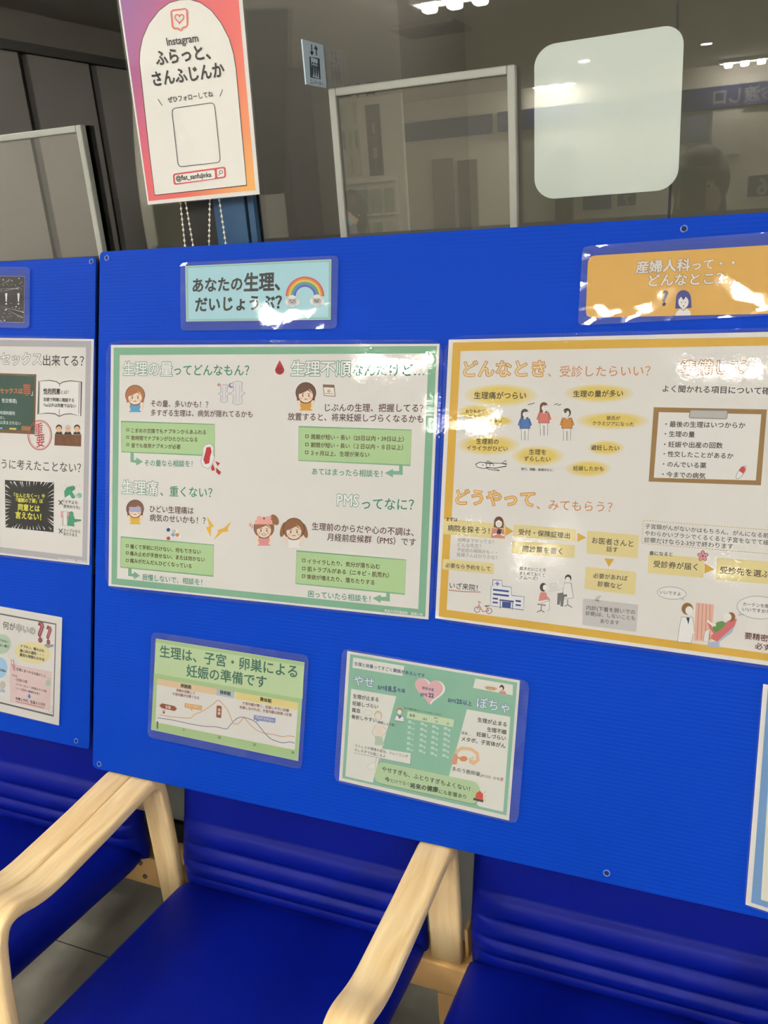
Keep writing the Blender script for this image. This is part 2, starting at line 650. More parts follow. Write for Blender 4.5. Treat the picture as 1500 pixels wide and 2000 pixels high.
WHERE = {(0.47, -2.28): 'nearly over the person in dark clothes', (1.14, -2.2): 'right of the person in dark clothes', (-1.1, -2.25): 'left of the person in dark clothes', (2.8, -2.25): 'far right of the window',
         (2.0, -3.9): 'in the second row, right', (-0.62, -3.72): 'in the second row, centre', (2.8, -3.9): 'in the second row, far right',
         (0.95, -2.95): 'between the first and second rows, right', (-0.72, -2.9): 'between the first and second rows, centre', (2.8, -3.05): 'added fill between the first two rows, far right',  # the far right tray is added to lift the light on boards and panels
         (2.8, -6.4): 'added fill in the third row, far right', (-4.6, -6.4): 'added fill in the alcove beyond the panel wall',  # both trays added out of view to raise the lobby light
         (0.85, -8.5): 'above the pick-up counter', (-1.05, -8.62): 'above the dark blue band left of the counter', (2.8, -8.5): 'at the far right end of the counter wall',
         (-1.5, -1.5): 'added fill near the panel wall, left end',  # extra tray, added to brighten the panel wall in the reflection
         (2.8, -0.6): 'right of the display boards', (-1.6, -0.6): 'left of the display boards'}
for (x, y), wh in WHERE.items():
    tray_light(x, y, 'white ceiling tray with three square lamps, ' + wh)
def downlight(x, y, label):
    r = root('downlight', (x, y, H), label, 'downlight', 'small round downlights')
    b = MB()
    pts = [(x + 0.062 * math.cos(a), y + 0.062 * math.sin(a), H - 0.006) for a in [k * math.pi / 12 for k in range(24)]]
    b.slab(pts, 0.006, (0, 0, 1), TRAY)
    b.build('trim_ring', r)
    b = MB()
    pts = [(x + 0.045 * math.cos(a), y + 0.045 * math.sin(a), H - 0.009) for a in [k * math.pi / 12 for k in range(24)]]
    b.slab(pts, 0.003, (0, 0, 1), DLENS)
    b.build('lens', r)
downlight(-1.49, -7.28, 'round downlight left of the other two before the counter wall')
downlight(-0.48, -7.15, 'round downlight between the other two before the counter wall')
downlight(0.56, -7.06, 'round downlight right of the other two before the counter wall')

FILL_LENS = mat('fill_lens', 'ffffff', 0.5, 0.2, emit=5.0)  # invented lamps, added to lift the dark behind the glass to grey
for x, wh in ((-1.2, 'leftmost'), (0.5, 'middle'), (3.0, 'rightmost')):
    rt = root('ceiling_light', (x, 1.0, H), 'added flat fill lamp in the room behind the window, ' + wh + ' of three', 'ceiling light', 'added fill lamps behind the window')
    b = MB(); b.box(x - .5, x + .5, 0.7, 1.3, H - 0.03, H - 0.001, TRAY, 0.004); b.build('housing', rt)
    b = MB(); b.box(x - .47, x + .47, 0.73, 1.27, H - 0.034, H - 0.0305, FILL_LENS); b.build('lens', rt)

# ================================================================== DISPLAY BOARDS
def board(name, label, s0, s1, t0, t1, off, holes, group):
    def W(s, t, d=0.0):
        return Vector((s, 0, 0.9436)) + BOARD_UP * t - BOARD_N * (off + d)
    rt = root(name, W((s0 + s1) / 2, t0), label, 'display board', group)
    TH = 0.004
    cr = 0.008
    outline = []
    for (cs, ct, a0) in ((s0 + cr, t0 + cr, 180), (s1 - cr, t0 + cr, 270), (s1 - cr, t1 - cr, 0), (s0 + cr, t1 - cr, 90)):
        for k in range(5):
            a = math.radians(a0 + k * 22.5)
            outline.append((cs + cr * math.cos(a), ct + cr * math.sin(a)))
    b = MB()
    b.slab([W(s, t, 0) for s, t in outline], 0.0006, BOARD_N, BOARD_BLUE)
    b.build('front_skin', rt)
    b = MB()
    b.slab([W(s, t, -TH + 0.0006) for s, t in outline], 0.0006, BOARD_N, BOARD_BLUE)
    b.build('rear_skin', rt)
    b = MB()
    t = t0 + 0.002
    while t < t1 - 0.001:
        e = cr if (t < t0 + cr or t > t1 - cr) else 0.0008
        q = [W(s0 + e, t, -0.0006), W(s1 - e, t, -0.0006), W(s1 - e, t + 0.0007, -0.0006), W(s0 + e, t + 0.0007, -0.0006)]
        b.slab(q, TH - 0.0012, BOARD_N, BOARD_BLUE)
        t += 0.0060
    b.build('inner_ribs', rt)
    G = mat('hole_rim', '4f74d8', 0.3, 0.6)
    D = mat('hole_dark', '10142c', 0.8)
    for (s, t) in holes:
        b = MB()
        ring = [W(s + 0.0042 * math.cos(a), t + 0.0042 * math.sin(a), 0.0006) for a in [k * math.pi / 8 for k in range(16)]]
        b.tube(ring, 0.0009, G, 6, True)
        b.slab([W(s + 0.0036 * math.cos(a), t + 0.0036 * math.sin(a), 0.0003) for a in [k * math.pi / 8 for k in range(16)]], 0.0003, BOARD_N, D)
        b.build('tie_hole', rt)
    return rt
def st(x, y, off=0.0):
    p = on_board(x, y, off)
    return p.x, (p - Vector((0, 0, 0.9436))).dot(BOARD_UP)
OFF_L = -0.046
board('display_board', 'large blue corrugated plastic board with the green and yellow posters', -0.031, 1.789, -0.3385, 0.5785, 0.0,
      [st(209, 504), st(1336, 447), st(194, 1492), st(1185, 1705)], 'blue display boards')
sL, tL = st(191, 501, OFF_L)
board('display_board', 'blue corrugated plastic board at the left with the grey-bordered poster', sL - 1.82, sL - 0.004, tL - 0.9105, tL, OFF_L,
      [st(179, 511, OFF_L), st(149, 1447, OFF_L)], 'blue display boards')
def PB(x, y, off=0.0):
    return on_board(x, y, off)
def PL(x, y, off=0.0):
    return on_board(x, y, off + OFF_L)

# ================================================================== ILLUSTRATION HELPERS
SKIN, DK = 'f0d6bd', '3a3330'
def girl(S, cx, cy, k, hair, shirt, mood=0, bob=True):
    """small printed head-and-shoulders figure, k = half width of the head"""
    S.poly([(cx - k * .55, cy + k * .75), (cx + k * .55, cy + k * .75), (cx + k * .62, cy + k * 1.75), (cx - k * .62, cy + k * 1.75)], shirt, 2)
    S.ell(cx, cy - k * .05, k * 1.04, k * 1.08, '4a3326', 3)
    S.ell(cx, cy - k * .05, k * .98, k * 1.02, hair, 4)
    if bob:
        S.poly([(cx - k * .98, cy), (cx + k * .98, cy), (cx + k * .86, cy + k * .9), (cx - k * .86, cy + k * .9)], hair, 3)
    S.ell(cx, cy + k * .22, k * .72, k * .72, SKIN, 5)
    S.poly([(cx - k * .74, cy + k * .1), (cx - k * .5, cy - k * .55), (cx + k * .1, cy - k * .62), (cx + k * .74, cy + k * .1), (cx + k * .2, cy - k * .3), (cx - k * .3, cy - k * .05)], hair, 6)
    for s in (-1, 1):
        S.ell(cx + s * k * .3, cy + k * .25, k * .07, k * .1, DK, 6, n=10)
        S.line([(cx + s * k * .18, cy + k * .02), (cx + s * k * .42, cy + k * (.08 if mood else .02))], k * .07, '6b4a3a', 6)
        S.ell(cx + s * k * .45, cy + k * .48, k * .13, k * .1, 'e9ad98', 6, n=10)
        S.ell(cx + s * k * .72, cy + k * .95, k * .2, k * .26, SKIN, 6, n=10)
        S.line([(cx + s * k * .72, cy + k * 1.1), (cx + s * k * .55, cy + k * 1.6)], k * .2, SKIN, 5)
    if mood == 2:
        S.ell(cx, cy + k * .62, k * .22, k * .13, '5a3a33', 6, n=10)
        S.ell(cx, cy + k * .62, k * .17, k * .08, 'f2ebe3', 7, n=10)
    else:
        S.line([(cx - k * .16, cy + k * .62), (cx, cy + k * .57), (cx + k * .16, cy + k * .62)], k * .07, '8a4a40', 6)
def person_sketch(S, cx, cy, h, hair, top, legs='e9e2da', facing=1, long=True):
    """standing printed figure; cy = top of head, h = full height"""
    r = h * .13
    S.poly([(cx - r * 1.1, cy + r * 2.3), (cx + r * 1.1, cy + r * 2.3), (cx + r * 1.25, cy + h * .62), (cx - r * 1.25, cy + h * .62)], top, 2)
    S.line([(cx - r * 1.1, cy + r * 2.3), (cx + r * 1.1, cy + r * 2.3), (cx + r * 1.25, cy + h * .62), (cx - r * 1.25, cy + h * .62)], h * .012, DK, 4, True)
    S.ell(cx, cy + r, r * .95, r * 1.05, hair, 4)
    if long:
        S.poly([(cx - r * .95, cy + r), (cx + r * .95, cy + r), (cx + r * .8 - facing * r * .1, cy + r * 2.35), (cx - r * .8 - facing * r * .2, cy + r * 2.35)], hair, 3)
    S.line([(cx, cy + r * 1.6), (cx, cy + r * 2.5)], r * .6, 'efe6dc', 4)
    S.ell(cx + facing * r * .22, cy + r * 1.22, r * .76, r * .86, 'efe6dc', 5)
    S.poly([(cx - r * .55, cy + r * 1.2), (cx - r * .7, cy + r * .5), (cx, cy + r * .1), (cx + r * .7, cy + r * .5), (cx + facing * r * .5, cy + r * .75), (cx - facing * r * .2, cy + r * .7)], hair, 6)
    S.ell(cx + facing * r * .15, cy + r * 1.05, r * .07, r * .1, DK, 6, n=8)
    S.ell(cx + facing * r * .6, cy + r * 1.05, r * .07, r * .1, DK, 6, n=8)
    S.line([(cx + facing * r * .2, cy + r * 1.6), (cx + facing * r * .5, cy + r * 1.58)], r * .09, 'a0564a', 6)
    for s in (-1, 1):
        S.line([(cx + s * r * 1.1, cy + r * 2.6), (cx + s * r * 1.55, cy + h * .5), (cx + s * r * .7, cy + h * .56)], r * .36, top, 3)
        S.line([(cx + s * r * .9, cy + h * .62), (cx + s * r * .8, cy + h)], h * .012, DK, 3)
        S.line([(cx + s * r * .1, cy + h * .7), (cx + s * r * .15, cy + h)], h * .012, DK, 3)
    S.poly([(cx - r * 1.1, cy + h * .62), (cx + r * 1.1, cy + h * .62), (cx + r * .85, cy + h), (cx - r * .85, cy + h)], legs, 2)
def bullets(S, sq, texts, col='5a3a28'):
    for (x, y, s) in sq:
        S.line([(x - s, y - s), (x + s, y - s), (x + s, y + s), (x - s, y + s)], s * .45, col, 4, True)
    for (t, a, b) in texts:
        S.text(t, a, b, col, 4, 0.014)
def arrow_path(S, pts, w, head, col):
    S.line(pts, w, col, 2)
    S.poly(head, col, 2)
GREEN, LBOX, LEDGE, GTXT = '7fb08f', 'b2cf95', '7fae86', '2f8a68'
BROWN = '5b3530'

# ================================================================== GREEN POSTER
UP, BN = BOARD_UP, BOARD_N
A, B_ = (200, 480, 2.27273), (200, 900, 2.27273)
rt, S = laminated('laminated_poster', 'large green-bordered poster with round-faced girls and green checklist boxes', 'poster', PB, UP, BN,
                  [(216.7, 673.6), (858.5, 671.5), (836.7, 1210), (212, 1144)], [(207, 665), (866, 663), (844, 1215), (205, 1150)], 'laminate_film_large', 'large laminated posters', warp=0.0005)
S.part('border')
S.poly([(222, 678.9), (853.4, 675.8), (830.5, 1204.5), (217.6, 1141)], GREEN, 1)
S.poly([(233.9, 693.4), (837.1, 690.3), (816.9, 1189.5), (228.6, 1129.7)], 'e4ddd4', 2)
S.off += S.LAYER * 2
S.part('heading', True)
S.frame(*A)
S.otext('生理の量', (90, 545), (313, 548), GTXT)
S.text('ってどんなもん？', (318, 552), (652, 553), GTXT, 3, .01)
S.otext('生理不順', (835, 545), (1106, 546), GTXT)
S.text('なんだけど…', (1112, 552), (1430, 552), GTXT, 3, .01)
S.frame(*B_)
S.otext('生理痛', (85, 116), (248, 124), GTXT)
S.text('、重くない？', (257, 134), (488, 142), GTXT, 3, .01)
S.otext('PMS', (1040, 172), (1140, 176), GTXT, sy=1.15)
S.text('ってなに？', (1152, 190), (1383, 195), GTXT, 3, .01)
S.part('body_text', True)
S.frame(*A)
S.text('その量、多いかも！？', (215, 700), (470, 705), BROWN)
S.text('多すぎる生理は、病気が隠れてるかも', (215, 741), (667, 748), BROWN)
S.text('じぶんの生理、把握してる？', (988, 718), (1425, 721), BROWN)
S.text('放置すると、将来妊娠しづらくなるかも', (823, 758), (1425, 769), BROWN)
S.frame(*B_)
S.text('ひどい生理痛は', (210, 213), (405, 222), BROWN)
S.text('病気のせいかも！？', (210, 252), (458, 266), BROWN)
S.text('生理前のからだや心の不調は、', (930, 290), (1382, 318), BROWN)
S.text('月経前症候群（PMS）です', (998, 338), (1392, 362), BROWN)
S.text('筑波大学附属病院　産婦人科', (1252, 665), (1422, 683), 'f2ece4')
S.part('checklist_box')
S.frame(*A)
S.outline([(83, 780), (498, 793), (498, 932), (85, 915)], LBOX, LEDGE, 4)
bullets(S, [(113, 817, 5), (113, 850, 5), (113, 883, 5)], [('こまめの交換でもナプキンからあふれる', (128, 820), (460, 828)), ('数時間でナプキンがひたひたになる', (128, 853), (422, 861)), ('昼でも夜用ナプキンが必要', (128, 886), (347, 893))])
S.part('checklist_box')
S.outline([(872, 803), (1372, 818), (1366, 975), (870, 953)], LBOX, LEDGE, 4)
bullets(S, [(908, 846, 6), (908, 882, 6), (907, 917, 6)], [('周期が短い・長い（25日以内・39日以上）', (925, 848), (1338, 859)), ('期間が短い・長い（２日以内・８日以上）', (925, 884), (1335, 896)), ('３ヶ月以上、生理が来ない', (925, 920), (1185, 928))])
S.frame(*B_)
S.part('checklist_box')
S.outline([(82, 338), (494, 374), (492, 512), (80, 472)], LBOX, LEDGE, 4)
bullets(S, [(110, 377, 5), (110, 409, 5), (110, 442, 5)], [('痛くて学校に行けない、何もできない', (123, 380), (436, 405)), ('痛み止めが手放せない、または効かない', (122, 411), (455, 439)), ('痛みがだんだんひどくなっている', (122, 443), (396, 468))])
S.part('checklist_box')
S.outline([(862, 400), (1347, 440), (1342, 592), (858, 545)], LBOX, LEDGE, 4)
bullets(S, [(894, 442, 6), (894, 478, 6), (893, 512, 6)], [('イライラしたり、気分が落ち込む', (910, 446), (1232, 470)), ('肌トラブルがある（ニキビ・肌荒れ）', (910, 480), (1272, 509)), ('食欲が増えたり、落ちたりする', (907, 514), (1208, 541))])
S.part('arrow')
S.frame(*A)
arrow_path(S, [(132, 918), (132, 956), (152, 957)], 15, [(150, 940), (180, 958), (150, 976)], GREEN)
S.text('その量なら相談を！', (187, 964), (400, 968), '4c9478')
S.frame(*B_)
S.part('arrow')
arrow_path(S, [(1325, 18), (1325, 54), (1288, 53)], 16, [(1290, 36), (1253, 54), (1290, 74)], GREEN)
S.text('あてはまったら相談を！', (930, 47), (1243, 58), '4c9478')
S.part('arrow')
arrow_path(S, [(122, 476), (122, 506), (142, 508)], 15, [(140, 491), (168, 510), (139, 526)], GREEN)
S.text('我慢しないで、相談を！', (177, 516), (443, 540), '4c9478')
S.part('arrow')
arrow_path(S, [(1268, 586), (1268, 614), (1233, 612)], 16, [(1236, 594), (1199, 610), (1235, 631)], GREEN)
S.text('困っていたら相談を！', (913, 590), (1190, 614), '4c9478')
S.part('girl_illustration')
S.frame(*A)
girl(S, 145, 665, 42, 'b06f45', '5aa0c8', 1)
S.frame(*A)
S.part('girl_illustration')
girl(S, 903, 655, 44, '6f4a38', 'd99a3c', 1)
S.frame(*B_)
S.part('girl_illustration')
girl(S, 145, 215, 38, '7d4f3a', 'dfb23a', 1)
S.poly([(118, 205), (172, 207), (170, 228), (120, 226)], 'a8a8c8', 7)
S.part('girl_illustration')
girl(S, 717, 300, 44, '94603c', 'e2908a', 2, False)
S.poly([(680, 262), (752, 262), (757, 282), (675, 282)], 'eda79c', 7)
S.ell(700, 256, 16, 10, 'eda79c', 8, 25); S.ell(735, 256, 16, 10, 'eda79c', 8, -25)
S.ell(765, 262, 16, 26, '94603c', 2, -30)
S.line([(650, 285), (660, 275), (655, 292), (668, 284), (662, 300)], 4, 'd98078', 3)
S.part('girl_illustration')
girl(S, 850, 305, 46, '94603c', 'efe8df', 1, False)
S.ell(802, 305, 12, 34, '94603c', 2, 15); S.ell(898, 310, 12, 34, '94603c', 2, -15)
S.part('icon')
S.frame(*A)
S.part('drop_icon')
S.poly([(787, 508), (800, 532), (808, 552), (787, 573), (766, 552), (774, 532)], 'bf3038', 2)
S.ell(787, 552, 20, 20, 'bf3038', 2)
for dx in (-6, 6): S.ell(787 + dx, 545, 2, 3, '5a1a1c', 3, n=8)
S.line([(780, 556), (787, 561), (794, 556)], 2, '5a1a1c', 3)
for (cx, cy, k) in ((540, 657, 1.0), (600, 655, 1.3)):
    S.part('pad_icon')
    p = [(cx - 16 * k, cy - 38 * k), (cx, cy - 42 * k), (cx + 16 * k, cy - 38 * k), (cx + 14 * k, cy - 8 * k), (cx + 26 * k, cy), (cx + 14 * k, cy + 8 * k), (cx + 16 * k, cy + 34 * k), (cx, cy + 40 * k), (cx - 16 * k, cy + 34 * k), (cx - 14 * k, cy + 8 * k), (cx - 26 * k, cy), (cx - 14 * k, cy - 8 * k)]
    S.outline(p, 'dfd8d4', 'b5adb0', 3, 2)
    S.line([(cx - 7 * k, cy - 30 * k), (cx + 7 * k, cy - 30 * k), (cx + 6 * k, cy + 28 * k), (cx - 6 * k, cy + 28 * k)], 2, 'c5bdc0', 4, True)
S.ell(517, 617, 7, 7, 'd98b80', 2); S.ell(571, 620, 11, 11, '8a78b0', 2); S.ell(574, 618, 6, 6, 'e4ddd4', 3)
S.part('calendar_icon')
S.outline([(980, 617), (1028, 619), (1033, 668), (985, 665)], 'ece4da', '8b6a58', 3, 2)
S.poly([(980, 617), (1028, 619), (1029, 630), (981, 628)], '8b6a58', 3)
S.ell(1005, 645, 8, 7, 'd8b070', 4)
S.line([(988, 655), (1026, 657)], 3, 'b09a88', 4)
S.part('pad_icon')
S.outline([(455, 885), (478, 878), (494, 895), (492, 925), (498, 940), (486, 970), (470, 990), (446, 980), (436, 955), (446, 925), (446, 900)], 'ece6e0', 'b9b2ac', 3, 5)
S.poly([(462, 895), (480, 893), (485, 915), (478, 935), (474, 965), (456, 970), (448, 950), (456, 920)], 'b5202a', 7)
for q in ([(500, 955), (522, 965), (512, 978)], [(490, 968), (500, 995), (486, 1000), (482, 985)], [(505, 985), (527, 1005), (518, 1018), (505, 1005)]):
    S.poly(q, 'b5202a', 5)
S.frame(*B_)
S.part('lightning_icon')
S.poly([(465, 248), (496, 292), (483, 296), (480, 338), (460, 296), (474, 292)], 'e9b338', 2)
S.part('lightning_icon')
S.poly([(573, 268), (555, 302), (560, 312), (532, 318), (493, 352), (514, 318), (511, 308), (540, 298)], 'e9b338', 2)
S.part('pills_icon')
for (cx, cy, rot, c) in ((295, 303, -55, '2f5f98'), (318, 329, 10, '8fa8c8'), (336, 331, 30, 'e0954f'), (297, 343, -20, 'c8502e'), (322, 313, 0, 'c8c0bc')):
    S.ell(cx, cy, 14, 8, 'f2ece6', 2, rot); S.ell(cx - 4 * math.cos(math.radians(rot)), cy - 4 * math.sin(math.radians(rot)), 9, 8, c, 3, rot)
S.build(rt)

# ================================================================== YELLOW POSTER
OR, OTX, LY, TXT = 'd9a83a', 'cf7f30', 'e3cf90', '4b4340'
C_, D_, E_ = (850, 440, 2.30769), (840, 900, 4.41176), (1160, 900, 4.41176)
rt, S = laminated('laminated_poster', 'large yellow-bordered poster with clipboard drawing and flow chart', 'poster', PB, UP, BN,
                  [(876.5, 663.5), (1793, 641), (1733, 1333), (850, 1207.5)], [(869, 656), (1800, 633), (1741, 1341), (846, 1212)], 'laminate_film_large', 'large laminated posters', warp=0.0005)
S.part('border')
S.poly([(884.7, 668.8), (1785, 653), (1727, 1322), (857, 1203.7)], OR, 1)
S.poly([(899.8, 685.7), (1770, 670), (1712, 1305), (872.4, 1190.8)], 'e4ddd4', 2)
S.off += S.LAYER * 2
S.part('heading', True)
S.frame(*C_)
S.otext('どんなとき', (125, 648), (499, 646), OTX, 'efd49a')
S.text('、受診したらいい？', (508, 660), (970, 656), OTX, 3, .004)
S.otext('準備して', (1105, 643), (1400, 638), OTX, 'efe0c4')
S.frame(*D_)
S.otext('どうやって', (218, 312), (905, 332), OTX, 'f2c878')
S.text('、みてもらう？', (918, 375), (1571, 400), OTX, 3, .004)
S.part('glow')
S.frame(*C_)
def glow(cx, cy, rx, ry, base='e4ddd4', col='e6c55c'):
    cb, cc = [int(base[i:i + 2], 16) for i in (0, 2, 4)], [int(col[i:i + 2], 16) for i in (0, 2, 4)]
    for i in range(5):
        t = (i + 1) / 5.5
        h = ''.join('%02x' % int(cb[k] + (cc[k] - cb[k]) * t) for k in range(3))
        k = 1.12 - i * 0.1
        S.ell(cx, cy, rx * k, ry * k, h, 1 + i * .4, n=28)
for g in ((295, 766, 148, 46), (738, 757, 140, 38), (182, 843, 74, 32), (285, 882, 60, 22), (800, 881, 146, 36), (240, 990, 126, 42), (462, 1040, 106, 42), (770, 1003, 75, 30), (690, 1097, 92, 34)):
    S.part('glow')
    glow(*g)
S.part('speech_text', True)
for (t, a, b) in (('生理痛がつらい', (175, 767), (410, 768)), ('生理の量が多い', (622, 760), (847, 758)), ('おりものが', (137, 838), (225, 839)), ('におう', (152, 862), (203, 863)),
                  ('かゆい', (246, 881), (300, 882)), ('彼氏が', (772, 868), (834, 870)), ('クラミジアになった', (709, 892), (895, 897)), ('生理前の', (185, 973), (286, 976)),
                  ('イライラがひどい', (142, 1003), (327, 1008)), ('生理を', (423, 1021), (500, 1023)), ('ずらしたい', (400, 1052), (520, 1055)), ('避妊したい', (702, 1002), (830, 1005)),
                  ('妊娠したかも', (622, 1095), (760, 1098)), ('旅行、受験、結婚式など‥', (387, 1098), (535, 1104))):
    S.text(t, a, b, '3f3733', 4, .016)
S.text('よく聞かれる項目について確認', (1025, 736), (1552, 748), TXT, 4)
S.part('clipboard')
S.poly([(985, 820), (1495, 830), (1468, 1172), (962, 1155)], '9a7440', 2)
S.poly([(1008, 842), (1470, 852), (1445, 1150), (985, 1138)], 'e6dfd7', 3)
S.rquad([(1150, 833), (1318, 836), (1314, 873), (1144, 868)], 8, 'bdb6ae', 4, '8d8780', 4)
for i, (t, b) in enumerate((('・最後の生理はいつからか', (1398, 902)), ('・生理の量', (1170, 943)), ('・妊娠や出産の回数', (1296, 993)), ('・性交したことがあるか', (1344, 1040)), ('・のんでいる薬', (1222, 1083)), ('・今までの病気', (1218, 1130)))):
    a = ((1037, 896), (1034, 940), (1031, 987), (1029, 1030), (1026, 1076), (1023, 1122))[i]
    S.text(t, a, b, '3f3733', 5, .016)
S.ell(1378, 1114, 14, 36, '8f8a86', 5, 35); S.ell(1378, 1114, 11.5, 33, 'eae4de', 6, 35)
c, s = math.cos(math.radians(35)), math.sin(math.radians(35))
S.poly([(1378 - 12 * c, 1112 - 12 * s), (1378 + 12 * c, 1112 + 12 * s), (1378 + 12 * c + 18 * s, 1112 + 12 * s - 18 * c), (1378 + 20 * s + 6, 1112 - 28 * c), (1378 + 20 * s - 8, 1112 - 30 * c), (1378 - 12 * c + 16 * s, 1112 - 12 * s - 16 * c)], 'c23a38', 7)
S.part('flow_chart')
S.frame(*D_)
S.part('flow_step')
S.rquad([(118, 500), (650, 546), (645, 676), (112, 632)], 12, LY, 2)
S.text('まずは', (140, 503), (237, 509), TXT, 4, .02)
S.text('病院を探そう！', (152, 577), (512, 606), TXT, 4)
S.part('flow_step')
S.rquad([(722, 548), (1258, 590), (1253, 695), (715, 655)], 14, LY, 2)
S.text('受付・保険証提出', (762, 612), (1205, 646), TXT, 4)
S.part('flow_step')
S.rquad([(708, 688), (1248, 727), (1243, 840), (700, 797)], 14, LY, 2)
S.text('問診票を書く', (798, 757), (1140, 782), TXT, 4)
S.part('flow_step')
S.rquad([(110, 845), (552, 883), (548, 978), (105, 935)], 14, LY, 2)
S.text('必要なら予約をして', (133, 899), (520, 932), TXT, 4)
S.part('flow_arrow')
S.poly([(650, 563), (718, 607), (648, 648)], OR, 2)
S.part('flow_arrow')
S.poly([(1270, 620), (1345, 662), (1268, 700)], OR, 2)
GR = 'a59d98'
S.part('note_text')
S.text('何時までやってる？', (238, 680), (550, 701), GR, 4, .008)
S.part('note_text')
S.text('どんな先生？', (236, 722), (440, 738), GR, 4, .008)
S.part('note_text')
S.text('不妊症の病院かも・・', (233, 766), (578, 792), GR, 4, .008)
S.part('note_text')
S.text('妊婦さんばかりかな？', (230, 808), (580, 836), GR, 4, .008)
S.part('note_text')
S.text('いざ来院！', (168, 1072), (410, 1096), TXT, 4)
S.line([(160, 1114), (300, 1128), (435, 1131)], 6, 'a8503c', 3)
for i, (t, b) in enumerate((('聞きたいことを', (1000, 942)), ('まとめておくと', (990, 984)), ('スムーズ！', (925, 1016)))):
    S.part('note_text')
    S.text(t, ((773, 927), (772, 967), (770, 1003))[i], b, TXT, 4, .008)
S.frame(*E_)
S.part('flow_step')
S.rquad([(-58, 602), (388, 640), (378, 843), (-64, 798)], 18, LY, 2)
S.text('お医者さんと', (-17, 684), (340, 716), TXT, 4)
S.text('話す', (107, 759), (207, 768), TXT, 4)
S.part('flow_arrow')
S.poly([(90, 840), (175, 847), (128, 915)], OR, 2)
S.part('flow_step')
S.rquad([(-72, 912), (365, 958), (355, 1158), (-82, 1105)], 18, LY, 2)
S.text('必要があれば', (-6, 988), (290, 1014), TXT, 4)
S.text('診察など', (32, 1058), (243, 1084), TXT, 4)
S.part('flow_step')
S.rquad([(-94, 1185), (382, 1240), (365, 1475), (-102, 1415)], 16, 'c9c3be', 2)
S.poly([(0, 1200), (30, 1165), (70, 1162), (48, 1185), (42, 1215)], 'c9c3be', 2)
S.text('内診(下着を脱いでの', (-64, 1265), (355, 1305), '6a6360', 4)
S.text('診察)は、しないことも', (-72, 1312), (355, 1357), '6a6360', 4)
S.text('あります', (55, 1380), (218, 1396), '6a6360', 4)
def dashes(a, b, n, w):
    for i in range(n):
        S.line([lerp2(a, b, (i + .1) / n), lerp2(a, b, (i + .72) / n)], w, 'd2a85a', 3)
S.part('dashed_box')
dashes((425, 513), (1560, 600), 46, 5); dashes((425, 513), (412, 712), 9, 5); dashes((412, 712), (1560, 806), 46, 5)
S.text('子宮頸がんがないかはもちろん、がんになる前', (442, 562), (1508, 645), TXT, 4, .006)
S.text('やわらかいブラシでくるくると子宮をなでて細', (440, 622), (1508, 706), TXT, 4, .006)
S.text('診察だけなら2-3分で終わります', (433, 680), (1200, 740), TXT, 4, .006)
S.part('flow_step')
S.rquad([(470, 800), (955, 838), (945, 1008), (465, 968)], 18, LY, 2)
S.text('春になると', (478, 795), (678, 806), TXT, 4, .02)
S.text('受診券が届く', (513, 888), (893, 916), TXT, 4)
S.part('flow_arrow')
S.poly([(955, 885), (1037, 935), (952, 972)], OR, 2)
S.part('flow_step')
S.rquad([(1060, 835), (1620, 878), (1615, 1072), (1050, 1025)], 18, LY, 2)
S.text('受診先を選ぶ', (1087, 940), (1515, 980), TXT, 4)
S.part('note_text')
S.text('要精密検査', (1300, 1505), (1640, 1550), '6a3028', 4, .02)
S.part('note_text')
S.text('必ず', (1388, 1593), (1520, 1612), '6a3028', 4, .02)
S.part('flower')
for k in range(5):
    a = math.radians(-90 + 72 * k)
    S.ell(938 + 26 * math.cos(a), 820 + 26 * math.sin(a), 23, 17, '6a2f38', 3, math.degrees(a))
    S.ell(938 + 26 * math.cos(a), 820 + 26 * math.sin(a), 19, 13, 'dd9398', 4, math.degrees(a))
S.ell(938, 820, 9, 9, 'b04a50', 5)
S.part('speech_bubble')
p = S.ell(670, 1140, 125, 53, None, rot=4, n=28)
S.outline(p, 'e8e2da', '8a8482', 4, 2)
S.line([(745, 1185), (775, 1200), (762, 1178)], 4, '8a8482', 3)
S.text('いいですよ', (568, 1130), (748, 1148), TXT, 4, .008)
S.part('speech_bubble')
p = S.ell(1420, 1265, 188, 98, None, rot=4, n=30)
S.outline(p, 'e8e2da', '8a8482', 4, 2)
S.line([(1262, 1300), (1248, 1330), (1292, 1322)], 4, '8a8482', 3)
S.text('カーテンを開', (1283, 1233), (1508, 1254), TXT, 4, .008)
S.text('いいですか？', (1280, 1277), (1502, 1301), TXT, 4, .008)
S.part('people_illustration')
S.frame(*C_)
S.part('person_illustration')
person_sketch(S, 404, 828, 142, '4a4442', '3f6fae', facing=1)
S.part('person_illustration')
person_sketch(S, 490, 798, 150, '6e4632', 'd9786c', facing=1)
S.part('person_illustration')
person_sketch(S, 594, 825, 146, '3f3a38', 'cf8730', facing=-1, long=False)
S.part('emphasis_mark')
for (x, y) in ((425, 806), (440, 802), (545, 805), (560, 808)):
    S.part('emphasis_mark')
    S.line([(x - 8, y + 4), (x + 8, y - 2)], 3, DK, 3)
S.line([(527, 868), (545, 866), (558, 858)], 9, SKIN, 5)
S.frame(*D_)
S.part('person_illustration')
S.poly([(535, 580), (635, 588), (645, 668), (525, 662)], 'd3837a', 5)
S.ell(592, 532, 42, 52, '6e4632', 6)
S.poly([(552, 530), (636, 535), (632, 580), (548, 574)], '6e4632', 5)
S.ell(592, 540, 28, 36, 'efe6dc', 7)
S.poly([(562, 528), (575, 500), (610, 500), (624, 530), (592, 508)], '6e4632', 8)
for s in (-10, 10): S.ell(592 + s, 540, 3, 4, DK, 8, n=8)
S.line([(585, 560), (600, 561)], 3, 'a0564a', 8)
